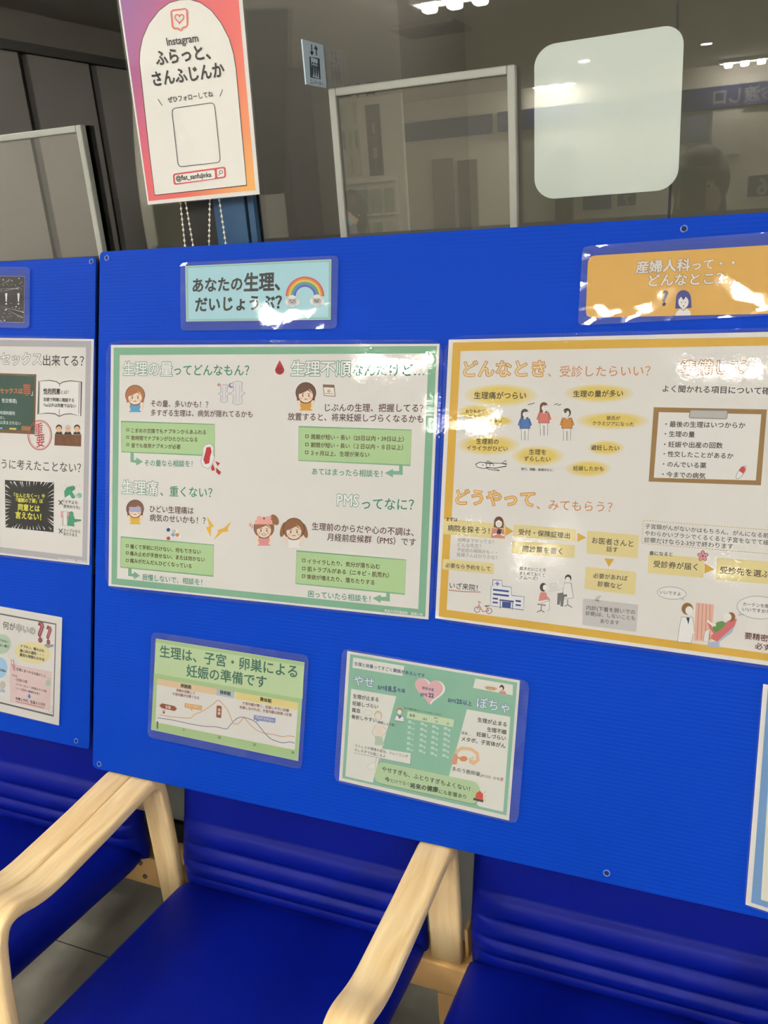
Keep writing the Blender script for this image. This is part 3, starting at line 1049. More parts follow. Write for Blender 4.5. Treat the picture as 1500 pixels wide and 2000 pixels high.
S.poly([(585, 588), (615, 590), (610, 632), (572, 628)], '3a3432', 8)
S.line([(540, 640), (575, 628)], 14, 'efe6dc', 7); S.line([(640, 645), (605, 630)], 14, 'efe6dc', 7)
# patient on a stool and doctor on a chair
S.part('person_illustration')
S.ell(975, 1090, 30, 38, '4a4240', 5); S.ell(990, 1092, 18, 25, 'efe6dc', 6)
S.poly([(955, 1130), (1000, 1135), (1015, 1195), (935, 1210), (945, 1150)], 'd3837a', 5)
S.line([(985, 1150), (1030, 1200)], 12, 'd3837a', 6)
S.poly([(935, 1205), (1030, 1205), (1025, 1280), (1000, 1285), (995, 1235), (930, 1235)], 'ece5dd', 4)
S.line([(925, 1235), (1000, 1245)], 12, '8a8482', 3); S.line([(960, 1245), (955, 1290)], 7, '6a6462', 3); S.line([(920, 1305), (955, 1288), (985, 1305)], 7, '6a6462', 3)
S.line([(930, 1235), (1030, 1205), (1025, 1285), (1005, 1290)], 3, DK, 6)
S.part('person_illustration')
S.ell(1190, 1010, 28, 30, '3a3432', 5); S.ell(1188, 1022, 20, 22, 'efe6dc', 6)
S.outline([(1160, 1050), (1215, 1055), (1235, 1180), (1150, 1190), (1145, 1110)], 'e9e3db', '5a5350', 3, 4)
S.line([(1160, 1075), (1125, 1085), (1100, 1045)], 12, 'e9e3db', 6); S.ell(1100, 1042, 9, 11, 'efe6dc', 7)
S.line([(1150, 1145), (1115, 1150), (1105, 1240)], 22, '77716e', 5); S.line([(1180, 1160), (1140, 1165), (1135, 1255)], 22, '77716e', 5)
S.line([(1185, 1195), (1185, 1240)], 8, '8a8482', 3); S.line([(1160, 1255), (1185, 1240), (1225, 1265)], 8, '8a8482', 3); S.line([(1180, 1185), (1230, 1180)], 14, 'cdc6c0', 3)
S.ell(1100, 1250, 20, 9, 'e9e3db', 6); S.ell(1130, 1268, 20, 9, 'e9e3db', 6)
S.part('laptop_illustration')
S.outline([(1030, 1060), (1085, 1052), (1090, 1095), (1038, 1105)], 'ded7d0', 'c5beb8', 3, 2); S.line([(1025, 1125), (1115, 1108)], 5, 'c5beb8', 2)
S.frame(*E_)
S.part('person_illustration')
S.ell(805, 1275, 50, 52, '94683f', 4); S.ell(820, 1290, 32, 36, 'efe6dc', 5)
S.outline([(755, 1345), (850, 1350), (865, 1450), (838, 1570), (720, 1560), (735, 1440)], 'efe9e2', '5a5350', 3, 4)
S.poly([(795, 1350), (825, 1352), (815, 1410)], '26305a', 6)
S.line([(750, 1450), (830, 1490), (862, 1470)], 24, 'efe9e2', 6)
S.part('curtain_illustration')
S.poly([(880, 1222), (1035, 1238), (1010, 1550), (862, 1552)], 'e6b09c', 3)
for k in range(4):
    S.line([(905 + k * 32, 1228 + k * 4), (888 + k * 36, 1540)], 4, 'a06a58', 5)
S.part('person_illustration')
S.poly([(1190, 1350), (1232, 1365), (1215, 1420), (1060, 1560), (1005, 1530), (1015, 1500)], 'cf6a68', 5)
S.poly([(1215, 1420), (1190, 1480), (1080, 1560), (1085, 1610), (975, 1600), (985, 1560), (1060, 1558)], 'aab4c4', 4)
S.ell(1180, 1345, 38, 40, '8f6038', 6); S.ell(1150, 1345, 36, 34, 'efe6dc', 7, 30)
S.poly([(1105, 1380), (1140, 1400), (1100, 1450), (1050, 1480), (1010, 1450), (1060, 1390)], '5f9048', 7)
S.line([(1050, 1420), (1000, 1400), (978, 1375)], 20, 'efe6dc', 8); S.line([(985, 1395), (1050, 1510)], 18, 'cf6a68', 8)
S.outline([(955, 1470), (1000, 1450), (985, 1560), (940, 1555)], 'eae3db', '8a8482', 3, 6)
S.part('icon')
S.frame(*C_)
S.part('airplane_icon')
S.outline([(182, 1078), (200, 1068), (262, 1072), (318, 1074), (320, 1086), (270, 1094), (215, 1096), (190, 1090)], 'eee8e0', DK, 3, 2)
S.outline([(225, 1074), (236, 1062), (262, 1074)], 'eee8e0', DK, 3, 2); S.outline([(228, 1090), (262, 1094), (290, 1106), (240, 1100)], 'eee8e0', DK, 3, 3); S.outline([(298, 1074), (318, 1060), (322, 1078)], 'eee8e0', DK, 3, 2)
for k in range(4): S.ell(215 + k * 16, 1081, 3, 3, DK, 4, n=8)
S.frame(*D_)
S.part('hospital_icon')
S.outline([(540, 1025), (622, 1032), (620, 1078), (700, 1090), (703, 1160), (810, 1172), (805, 1285), (520, 1250), (525, 1078), (540, 1080)], 'e6e2e0', '5a6488', 4, 2)
S.line([(580, 1040), (580, 1076)], 12, '6a7ab0', 4); S.line([(562, 1057), (598, 1060)], 12, '6a7ab0', 4)
for q in ([(543, 1102), (680, 1118), (678, 1134), (542, 1118)], [(543, 1140), (680, 1156), (678, 1172), (542, 1156)], [(540, 1178), (585, 1183), (584, 1198), (539, 1192)], [(540, 1212), (585, 1217), (583, 1230), (538, 1226)], [(738, 1198), (783, 1204), (782, 1220), (736, 1214)], [(738, 1234), (783, 1240), (781, 1254), (736, 1248)], [(622, 1212), (698, 1220), (694, 1270), (620, 1262)]):
    S.poly(q, '2f4488', 4)
S.poly([(598, 1192), (722, 1206), (720, 1222), (597, 1206)], '4a5578', 5)
S.line([(605, 1208), (605, 1272)], 9, '7a86a8', 5); S.line([(712, 1222), (708, 1285)], 9, '7a86a8', 5)
S.part('bicycle_icon')
for cx in (406, 508):
    p = S.ell(cx, 1283 + (cx - 406) * .1, 24, 24, None, n=18)
    S.line(p, 5, '6a3c38', 5, True)
S.line([(406, 1283), (425, 1225), (412, 1212), (440, 1222)], 5, 'b0503c', 6)
S.line([(422, 1245), (455, 1300), (505, 1292), (485, 1255)], 6, 'b0503c', 6); S.line([(470, 1252), (510, 1250)], 9, '3a3432', 6)
S.build(rt)

# ================================================================== TEAL HEADING CARD
def px(fr, pts):
    return [(fr[0] + x / fr[2], fr[1] + y / fr[2]) for x, y in pts]
rt, S = laminated('laminated_card', 'pale teal heading card with a rainbow and smiling clouds', 'card', PB, UP, BN,
                  px(A, [(368, 90), (1016, 60), (1013, 328), (372, 336)]), px(A, [(345, 75), (1048, 43), (1040, 368), (347, 377)]), 'laminate_film_small', 'small laminated cards')
S.frame(*A)
S.part('background')
S.poly([(370, 92), (1014, 63), (1011, 326), (374, 334)], '8cc9bd', 1)
S.poly([(380, 99), (1006, 71), (1003, 318), (383, 326)], 'aedbe2', 2)
S.off += S.LAYER * 2
S.part('heading', True)
S.text('あなたの', (400, 177), (622, 168), '23272a', 3, .03)
S.text('生理、', (628, 164), (790, 158), '23272a', 3, .035, 1.1)
S.text('だいじょうぶ？', (412, 262), (797, 250), '23272a', 3, .032)
S.part('rainbow')
cols = ['d9534a', 'e58a3c', 'ecc94a', '58a868', '4a86c8', '5a4fa8']
for i, c in enumerate(cols):
    r0, r1 = 86 - i * 7.5, 86 - (i + 1) * 7.5
    P1 = S.ell(899, 224, r0, r0 * 1.02, None, n=24, a0=180, a1=360)
    P2 = S.ell(899, 224, r1, r1 * 1.02, None, n=24, a0=180, a1=360)
    for k in range(24):
        S.poly([P1[k], P1[k + 1], P2[k + 1], P2[k]], c, 2)
for cx, cy in ((842, 243), (952, 240)):
    S.part('cloud')
    for (dx, dy, r) in ((-16, 6, 15), (0, -4, 20), (17, 6, 16), (0, 10, 18)):
        S.ell(cx + dx, cy + dy, r, r, 'f1ece6', 4)
    for s in (-8, 8): S.ell(cx + s, cy + 0, 2, 3, '4a4040', 6, n=8)
    S.line([(cx - 5, cy + 6), (cx, cy + 10), (cx + 5, cy + 6)], 2, '4a4040', 6)
    for s in (-14, 14): S.ell(cx + s, cy + 6, 4, 3, 'e8b0a8', 6, n=8)
S.build(rt)

# ================================================================== ORANGE HEADING CARD
rt, S = laminated('laminated_card', 'orange heading card with a blue-haired woman and question mark', 'card', PB, UP, BN,
                  px(C_, [(684, 138), (1590, 84), (1580, 397), (678, 416)]), px(C_, [(664, 95), (1625, 20), (1615, 400), (642, 452)]), 'laminate_film_small', 'small laminated cards',
                  paper_shape=px(C_, [(680, 395), (694, 165), (700, 148), (722, 137), (1565, 86), (1588, 100), (1580, 380), (1565, 397), (705, 416), (685, 408)]))
S.frame(*C_)
S.part('background')
S.rquad([(689, 138), (1590, 84), (1580, 397), (678, 416)], 38, 'e3ab45', 1, n=8)
S.off += S.LAYER * 1
S.part('heading', True)
def otx(t, a, b, o1, o2, sy=1.0):
    S.otext(t, a, b, 'a0702c', 'f3ebe0', 3, o1, o2, sy)
otx('産婦人科', (903, 190), (1152, 178), .06, .025, 1.0)
otx('って・・', (1157, 181), (1352, 168), .05, .02)
otx('どんなとこ？', (960, 250), (1299, 238), .055, .02)
S.part('woman_illustration')
S.text('?', (1024, 328), (1050, 322), '2c2a58', 3, .03)
S.ell(1119, 330, 34, 38, '2a338a', 3)
S.poly([(1085, 330), (1153, 328), (1156, 372), (1082, 376)], '2a338a', 2)
S.ell(1119, 346, 23, 29, 'f0e8df', 4)
S.poly([(1094, 340), (1098, 312), (1119, 305), (1141, 312), (1144, 340), (1130, 322), (1119, 338), (1108, 322)], '2a338a', 5)
for s in (-9, 9): S.ell(1119 + s, 348, 2, 3, '2a2838', 5, n=8)
S.ell(1119, 364, 3, 4, 'a05048', 5, n=8)
S.poly([(1106, 376), (1133, 375), (1150, 388), (1152, 406), (1082, 408), (1088, 390)], 'f0e8df', 3)
S.line([(1106, 376), (1119, 384), (1133, 375)], 2.5, '4a5090', 5)
S.build(rt)

# ================================================================== CYCLE CARD
F_ = (280, 1220, 4.41176)
rt, S = laminated('laminated_card', 'light green card with a two-line curve chart, leftmost in the bottom row', 'card', PB, UP, BN,
                  px(F_, [(107, 120), (1388, 325), (1333, 1175), (67, 905)]), px(F_, [(70, 57), (1428, 265), (1365, 1250), (33, 968)]), 'laminate_film_small', 'small laminated cards')
S.frame(*F_)
S.part('background')
S.poly([(107, 122), (1386, 327), (1331, 1172), (68, 903)], 'aecb8c', 1)
S.poly([(104, 152), (1384, 358), (1372, 640), (98, 420)], 'c5dba5', 2)
S.poly([(118, 463), (1335, 672), (1305, 1080), (105, 840)], 'ece5dc', 2)
S.off += S.LAYER * 2
S.part('heading', True)
S.text('生理は、子宮・卵巣による', (142, 228), (1328, 408), '2d6f58', 3, .018)
S.text('妊娠の準備です', (372, 395), (1062, 497), '2d6f58', 3, .018)
S.part('chart')
S.poly([(118, 463), (632, 551), (628, 608), (116, 516)], 'ecc9a0', 1)
S.poly([(632, 551), (787, 578), (783, 637), (628, 608)], 'b9c5cf', 1)
S.poly([(795, 580), (1335, 672), (1331, 736), (791, 640)], 'efd98a', 1)
for t, a, b in (('卵胞期', (322, 524), (412, 540)), ('排卵期', (658, 580), (752, 598)), ('黄体期', (1005, 640), (1103, 660))):
    S.text(t, a, b, '4a5038', 3, .045)
for t, a, b in (('卵胞が成熟して', (285, 564), (445, 592)), ('子宮内膜が分厚くなる', (250, 595), (480, 632)), ('子宮内膜が厚く、妊娠しやすい状態', (853, 675), (1255, 742)), ('妊娠しなければ、子宮内膜は剥落→生理', (830, 710), (1278, 780))):
    S.text(t, a, b, '8a4a38', 3, .02)
def smooth(pts, n=5):
    out = []
    for i in range(len(pts) - 1):
        p0, p1, p2, p3 = pts[max(0, i - 1)], pts[i], pts[i + 1], pts[min(len(pts) - 1, i + 2)]
        for k in range(n):
            t = k / n
            out.append(tuple(0.5 * (2 * p1[j] + (p2[j] - p0[j]) * t + (2 * p0[j] - 5 * p1[j] + 4 * p2[j] - p3[j]) * t * t + (3 * p1[j] - p0[j] - 3 * p2[j] + p3[j]) * t ** 3) for j in (0, 1)))
    return out + [pts[-1]]
S.line(smooth([(140, 778), (230, 792), (345, 803), (410, 803), (440, 775), (510, 745), (600, 685), (645, 652), (690, 690), (730, 745), (772, 845), (790, 857), (825, 848), (865, 805), (900, 838), (970, 905), (1050, 938), (1120, 947), (1200, 965), (1250, 958), (1305, 967)]), 6, 'dd9c68', 2)
S.line(smooth([(122, 803), (240, 820), (400, 855), (540, 877), (620, 880), (715, 898), (740, 875), (790, 820), (840, 797), (900, 808), (960, 835), (1010, 890), (1060, 950), (1110, 990), (1200, 1018), (1260, 1010), (1305, 1022)]), 6, '6a6f90', 2)
S.poly([(137, 697), (160, 678), (270, 702), (290, 724), (270, 745), (160, 720)], '9a4a28', 2)
S.text('生理', (190, 707), (235, 717), 'f0e0d0', 3, .03)
S.poly([(357, 675), (507, 700), (502, 740), (420, 727), (422, 748), (402, 724), (355, 714)], 'e8a860', 2)
S.text('エストロゲン', (366, 692), (496, 716), 'f4e6d2', 3, .02)
S.rquad([(632, 695), (676, 702), (670, 806), (627, 798)], 8, '9a4a28', 2)
S.text('排', (642, 733), (664, 737), 'f0e0d0', 3, .03); S.text('卵', (640, 764), (662, 768), 'f0e0d0', 3, .03)
S.poly([(953, 778), (1140, 806), (1136, 849), (1000, 828), (968, 842), (978, 824), (949, 820)], '8b93c4', 2)
S.text('プロゲステロン', (963, 797), (1127, 827), 'eceaf0', 3, .02)
for t, x, y in (('1', 121, 861), ('7', 348, 907), ('14', 655, 970), ('21', 958, 1033), ('28', 1287, 1100)):
    w = 6 if len(t) == 1 else 11
    S.text(t, (x - w, y), (x + w, y + 2), '4a5a40', 3, .03)
S.ell(176, 757, 9, 10, 'a03028', 2); S.ell(168, 743, 4, 5, 'a03028', 2); S.ell(182, 741, 4, 5, 'a03028', 2)
S.build(rt)

# ================================================================== BODY WEIGHT CARD
G_ = (640, 1250, 3.75)
rt, S = laminated('laminated_card', 'green and white card with a pink heart, right of the curve chart card', 'card', PB, UP, BN,
                  px(G_, [(143, 80), (1409, 297), (1328, 1322), (83, 1028)]), px(G_, [(105, 57), (1480, 300), (1393, 1350), (45, 1035)]), 'laminate_film_small', 'small laminated cards')
S.frame(*G_)
S.part('background')
MG, CREAM = '86b99c', 'e6e2d6'
S.poly([(165, 103), (1388, 312), (1310, 1285), (107, 1010)], MG, 1)
S.poly([(187, 128), (562, 190), (548, 263), (182, 203)], CREAM, 2)
S.poly([(172, 357), (503, 412), (345, 985), (330, 1045), (130, 998)], CREAM, 2)
S.poly([(1020, 508), (1338, 563), (1285, 1258), (1110, 1218), (888, 1000)], CREAM, 2)
S.poly([(1082, 282), (1357, 328), (1355, 405), (1065, 350)], CREAM, 2)
S.off += S.LAYER * 2
S.part('heading', True)
NV = '34507f'
S.text('生理と体重ってすごく関係があるんです', (195, 172), (712, 262), NV, 3, .022)
S.otext('やせ', (190, 292), (342, 316), '3f62a0', 'dfe8e2', 3, .045, .012)
S.otext('ぽちゃ', (1090, 455), (1335, 500), '3f62a0', 'dfe8e2', 3, .045, .012)
S.text('BMI', (367, 345), (422, 352), NV, 3, .02); S.text('18.5', (425, 352), (503, 362), NV, 3, .04); S.text('未満', (508, 364), (567, 374), NV, 3, .016)
S.text('BMI', (882, 440), (938, 448), NV, 3, .02); S.text('25', (942, 446), (985, 454), NV, 3, .045); S.text('以上', (990, 456), (1057, 468), NV, 3, .03)
S.part('heart')
def heart(cx, cy, r, col, lv, dx=0, tilt=0.16):
    pts = []
    for i in range(36):
        t = 2 * math.pi * i / 36
        x = 16 * math.sin(t) ** 3; y = -(13 * math.cos(t) - 5 * math.cos(2 * t) - 2 * math.cos(3 * t) - math.cos(4 * t))
        pts.append((cx + x * r / 16 + dx, cy + y * r / 16 + x * r / 16 * tilt))
    S.poly(pts, col, lv)
heart(752, 367, 104, 'eeeae2', 1, 4); heart(742, 365, 103, 'e5b0b2', 2)
S.text('標準体重', (690, 350), (778, 366), NV, 3, .01)
S.text('BMI', (680, 398), (728, 402), NV, 3, .02); S.text('22', (737, 402), (778, 407), NV, 3, .045)
S.part('body_text', True)
for t, a, b in (('生理が止まる', (185, 410), (373, 438)), ('妊娠しづらい', (181, 462), (370, 490)), ('貧血', (177, 511), (240, 520)), ('骨折しやすい', (175, 561), (358, 590)), ('生理が止まる', (1098, 583), (1312, 620)), ('生理不順', (1167, 653), (1310, 677)), ('妊娠しづらい', (1090, 688), (1305, 722)), ('メタボ、子宮体がん', (980, 722), (1303, 777))):
    S.text(t, a, b, '2f3533', 3, .022)
S.text('(骨粗しょう症)', (362, 600), (492, 624), '2f3533', 3, .02)
S.text('将来…', (980, 680), (1047, 690), '2f3533', 3, .01)
S.text('多のう胞卵巣', (912, 942), (1118, 985), '2f3533', 3, .012); S.text('(PCOS)', (1120, 992), (1195, 1004), '2f3533', 3, .006); S.text('かも', (1212, 1010), (1260, 1018), '2f3533', 3, .01); S.text('!?', (1266, 1018), (1286, 1022), 'c03a38', 3, .04)
S.part('table')
S.poly([(585, 520), (926, 583), (918, 638), (578, 572)], 'c9dab0', 1)
S.text('自分の標準体重はどのくらいかはかってみよう', (560, 497), (833, 549), '3a5a4c', 3, .02)
for t, x, y, w in (('身長', 620, 553, 21), ('18.5', 712, 579, 16), ('BMI', 793, 571, 11), ('22', 797, 597, 9), ('25', 879, 612, 9)):
    S.text(t, (x - w, y - w * .18), (x + w, y + w * .18), '3f5a4c', 3, .02)
for i in range(6):
    for (cx, cy, u) in ((606, 600, 'cm'), (697, 614, 'kg'), (782, 633, 'kg'), (868, 648, 'kg')):
        y = cy + i * 39.5; x = cx - i * 2.5
        S.poly([(x - 16, y - 12), (x + 8, y - 8), (x + 7, y + 12), (x - 17, y + 8)], 'b9d8ca', 1)
        S.text(u, (x + 12, y + 7), (x + 31, y + 10), 'dbe8de', 3, .02)
S.part('notice_box')
S.poly([(192, 765), (612, 836), (608, 918), (595, 915), (590, 908), (190, 828)], '8f9c92', 1)
S.poly([(190, 760), (608, 830), (604, 908), (188, 824)], CREAM, 2)
S.text('ストレスや環境の変化、トレーニング', (200, 772), (590, 854), '3a403e', 3, .012)
S.text('のしすぎでも起こるよ', (197, 803), (422, 852), '3a403e', 3, .012)
S.part('notice_box')
S.rquad([(372, 896), (1118, 1052), (1103, 1215), (342, 1046)], 60, '7a9a80', 1, n=6)
S.rquad([(365, 888), (1115, 1045), (1100, 1208), (336, 1038)], 60, 'b5cf9e', 2, n=6)
S.text('やせすぎも、ふとりすぎもよくない！', (398, 942), (1042, 1092), '2f3a30', 4, .014)
S.text('今', (418, 1018), (455, 1026), '2f3a30', 4, .03); S.text('だけでなく', (458, 1030), (598, 1056), '2f3a30', 4, .006)
S.text('将来の健康', (602, 1065), (810, 1098), '2f3a30', 4, .03); S.text('にも影響あり', (815, 1108), (1015, 1150), '2f3a30', 4, .012)
S.part('illustration')
S.poly([(1080, 1155), (1088, 1120), (1115, 1105), (1138, 1128), (1138, 1170)], 'd0402c', 4)
S.poly([(1070, 1155), (1142, 1172), (1138, 1190), (1064, 1172)], '4a2a2a', 5)
for a, b in (((1058, 1105), (1075, 1118)), ((1050, 1130), (1070, 1136)), ((1145, 1150), (1165, 1140)), ((1145, 1165), (1160, 1180)), ((1140, 1125), (1158, 1108))):
    S.line([a, b], 4, 'e0b04a', 4)
S.part('illustration')
S.line([(922, 905), (938, 850), (945, 815), (985, 792), (1050, 800), (1095, 830), (1100, 880), (1070, 905), (1040, 890)], 24, 'e6bb8c', 3)
S.poly([(905, 912), (945, 912), (955, 850), (935, 830), (920, 850)], 'dc9678', 4)
S.ell(995, 870, 30, 20, 'd98a4c', 4); S.line([(950, 862), (970, 866)], 12, 'd98a4c', 4)
for k in (-1, 0, 1): S.line([(1035, 880 + k * 8), (1075, 880 + k * 22)], 9, 'e6bb8c', 4)
S.part('illustration')
S.ell(1195, 352, 46, 16, 'c89a6a', 3, 8); S.ell(1195, 348, 38, 11, 'e6d8c0', 4, 8)
for k in range(4): S.ell(1172 + k * 15, 347 + k * 2, 9, 7, 'c08a50', 5)
S.part('illustration')
S.ell(1275, 350, 18, 20, '4a2f2a', 4); S.ell(1275, 336, 8, 9, '4a2f2a', 4); S.ell(1270, 357, 12, 12, 'f0d6bd', 5); S.poly([(1258, 372), (1300, 375), (1310, 400), (1258, 394)], 'd98b88', 4)
S.part('illustration')
S.ell(527, 520, 20, 24, 'c0774a', 3); S.ell(526, 527, 15, 17, 'f2e6da', 4)
S.outline([(500, 550), (555, 560), (560, 600), (490, 588)], 'efe9e2', '6a6a80', 3, 3); S.poly([(508, 545), (525, 560), (545, 552), (527, 578)], '3a4468', 5)
S.part('illustration')
S.ell(370, 552, 30, 36, 'cdbfa0', 3); S.ell(368, 560, 22, 26, 'eadccb', 4)
S.poly([(345, 620), (405, 630), (400, 705), (348, 695)], 'ecd9c4', 3); S.poly([(348, 700), (400, 708), (415, 775), (345, 770)], 'b8c8ac', 3)
S.line([(345, 625), (325, 680), (350, 715)], 5, 'c8bcae', 4); S.line([(405, 632), (435, 665), (405, 700)], 5, 'c8bcae', 4)
S.line([(360, 850), (350, 905)], 5, 'c8bcae', 3); S.line([(390, 858), (385, 905)], 5, 'c8bcae', 3)
S.outline([(290, 925), (330, 895), (350, 900), (345, 950), (300, 945)], 'ece6dc', 'cfc8be', 3, 2)
p = S.ell(292, 535, 32, 20, None, n=18); S.line(p, 4, 'd2cabf', 3, True)
S.build(rt)

# ================================================================== BLUE POSTER AT THE RIGHT EDGE
rt, S = laminated('laminated_poster', 'blue-bordered portrait sheet at the right end, below the yellow poster', 'poster', PB, UP, BN,
                  [(1490.7, 1336), (1760, 1386), (1715, 1850), (1456, 1766.7)], [(1488, 1333), (1768, 1384), (1722, 1856), (1452, 1769)], 'laminate_film_large', 'large laminated posters', warp=0.0004)
S.part('border')
S.poly([(1500, 1338.5), (1753, 1386), (1709, 1840), (1467, 1763)], '6b95c4', 1)
S.poly([(1512, 1352), (1740, 1394), (1697, 1825), (1486, 1757)], 'e6dfcc', 2)
S.build(rt)

# ================================================================== LEFT BOARD SHEETS
H_ = (0, 480, 3.12727)
rt, S = laminated('laminated_poster', 'grey-bordered poster with a blackboard, open book and red oval stamp', 'poster', PL, UP, BN,
                  px(H_, [(-1300, 545), (573, 570), (545, 1950), (-1300, 1735)]), px(H_, [(-1320, 530), (583, 558), (555, 1963), (-1320, 1750)]), 'laminate_film_large', 'large laminated posters', warp=0.0004)
S.frame(*H_)
S.part('border')
S.poly([(-1285, 555), (558, 582), (532, 1938), (-1285, 1722)], 'b4aeb0', 1)
S.poly([(-1250, 598), (525, 620), (503, 1900), (-1250, 1690)], 'e4ddd4', 2)
S.off += S.LAYER * 2
S.part('heading', True)
S.otext('セックス', (2, 690), (256, 692), '4a4644')
S.text('出来てる？', (262, 700), (513, 704), '3a3634', 3, .008)
S.text('うに考えたことない？', (8, 1332), (495, 1358), '4a4644', 3, .006)
S.part('blackboard')
S.poly([(-700, 757), (222, 785), (214, 1152), (-700, 1110)], '6b4a2c', 1)
S.poly([(-690, 768), (209, 797), (202, 1130), (-690, 1090)], '1e4a3c', 2)
S.text('セックスは', (0, 885), (138, 888), 'd0703a', 4, .025); S.text('罪', (141, 880), (187, 882), 'd0502c', 4, .014, 1.15); S.text('」', (190, 898), (200, 898), 'd8e0d8', 4)
for t, a, b in (('性交等罪)', (10, 945), (103, 950)), ('有期拘禁刑', (0, 1019), (90, 1024)), ('なし', (0, 1049), (30, 1051)), ('は済まされない', (0, 1079), (127, 1085))):
    S.text(t, a, b, 'd8e0d8', 4, .012)
S.poly([(58, 1112), (100, 1114), (99, 1124), (57, 1122)], 'e0c84a', 4); S.poly([(0, 1108), (15, 1109), (14, 1120), (0, 1119)], '7aa8c8', 4)
S.poly([(132, 1100), (188, 1104), (186, 1130), (130, 1126)], 'a06a38', 4)
S.part('book')
bk = [(237, 828), (300, 822), (345, 830), (364, 845), (385, 832), (430, 825), (497, 832), (493, 1040), (430, 1026), (390, 1030), (362, 1042), (335, 1026), (290, 1022), (232, 1028)]
S.outline(bk, 'eae4dc', '3f3b3a', 5, 2)
S.line([(364, 845), (364, 862)], 3, '3f3b3a', 4); S.line([(362, 998), (362, 1042)], 3, '3f3b3a', 4); S.line([(484, 836), (481, 1028)], 3, '3f3b3a', 4); S.line([(243, 832), (239, 1022)], 3, '3f3b3a', 4)
S.text('性的同意', (265, 887), (368, 888), '2c2a2a', 4, .035); S.line([(265, 905), (368, 906)], 3, '2c2a2a', 4); S.text('とは？', (372, 893), (420, 895), '4a4644', 4, .01)
S.text('言語で明確に確認する', (265, 938), (453, 944), '2c2a2a', 4, .025); S.text('Yes以外は同意ではない', (265, 972), (465, 979), '2c2a2a', 4, .025)
S.part('stamp')
p = S.ell(243, 1157, 72, 90, None, n=34); S.line(p, 5, 'b8343a', 3, True)
p = S.ell(243, 1157, 64, 82, None, n=34); S.line(p, 2.5, 'b8343a', 3, True)
S.text('重', (212, 1126), (262, 1120), 'b8343a', 4, .008, 1.2); S.text('要', (222, 1194), (272, 1188), 'b8343a', 4, .008, 1.2)
S.part('judges_illustration')
for x, hr in ((360, '2f2a2a'), (415, 'c9c4c0'), (470, '2f2a2a')):
    S.poly([(x - 24, 1152), (x - 16, 1136), (x + 16, 1136), (x + 24, 1154)], '2f2c2c', 3)
    S.ell(x, 1112, 19, 20, hr, 4); S.ell(x, 1121, 16, 18, 'e3b58e', 5)
    for s in (-6, 6): S.ell(x + s, 1117, 2, 2, '3a2a22', 6, n=8)
S.poly([(335, 1150), (497, 1155), (494, 1226), (332, 1219)], '7a4a2a', 6)
for k in range(3):
    S.line([(345 + k * 51, 1165), (383 + k * 51, 1166), (382 + k * 51, 1212), (344 + k * 51, 1210)], 2.5, '55301a', 7, True)
S.part('burst_panel')
bq = [(30, 1430), (330, 1446), (327, 1750), (34, 1720)]
S.poly(bq, '161616', 2)
for i in range(44):
    a = 2 * math.pi * i / 44 + random.uniform(-.05, .05)
    c, s = math.cos(a), math.sin(a)
    m = max(abs(c), abs(s))
    R = 146 / m
    r = R * random.uniform(.72, .9)
    w = random.uniform(.012, .03)
    S.poly([(181 + R * math.cos(a - w), 1587 + R * math.sin(a - w)), (181 + R * math.cos(a + w), 1587 + R * math.sin(a + w)), (181 + r * c, 1587 + r * s)], 'e4ddd4', 3)
for t, a, b in (('「なんとなくー」や', (85, 1523), (275, 1530)), ('「暗黙の了解」は', (98, 1553), (262, 1560)), ('同意とは', (110, 1596), (243, 1606)), ('言えない！', (93, 1643), (252, 1658))):
    S.text(t, a, b, 'e6dc4a', 4, .03)
S.part('figure_illustration')
S.poly([(395, 1540), (392, 1500), (408, 1475), (440, 1468), (455, 1490), (440, 1500), (462, 1540), (440, 1545), (425, 1520)], '3d9870', 3); S.ell(445, 1480, 14, 15, '3d9870', 3)
S.ell(485, 1525, 16, 16, '7fb8a0', 3); S.line([(455, 1520), (480, 1535)], 12, 'b8c8c0', 4)
for k in range(6): S.line([(375 + k * 22, 1462 - (k % 2) * 6), (380 + k * 22, 1474)], 3, 'c5bfb8', 3)
S.part('figure_illustration')
S.poly([(372, 1620), (425, 1625), (422, 1665), (370, 1660)], 'd99a9a', 2)
S.outline([(385, 1640), (410, 1640), (412, 1710), (383, 1708)], 'e9e2da', '8a8482', 3, 3); S.ell(398, 1640, 14, 16, 'e9e2da', 4)
S.poly([(418, 1650), (452, 1650), (455, 1668), (497, 1672), (495, 1682), (452, 1690), (455, 1715), (412, 1710)], '3d9870', 4); S.ell(435, 1638, 14, 16, '3d9870', 5)
S.part('body_text', True)
for y in (1568, 1742):
    S.line([(358, y - 14), (382, y + 14)], 5, '2c2a2a', 4); S.line([(382, y - 14), (360, y + 14)], 5, '2c2a2a', 4)
for t, a, b in (('「イヤよも', (388, 1562), (475, 1569)), ('好きのうち」', (388, 1591), (488, 1599)), ('カップルなら', (388, 1737), (490, 1746)), ('あたりまえ', (388, 1759), (472, 1768))):
    S.text(t, a, b, '2c2a2a', 4, .016)
S.text('筑波大学附属病院　産婦人科', (355, 1913), (525, 1931), 'efe9e2', 4, .01)
S.build(rt)

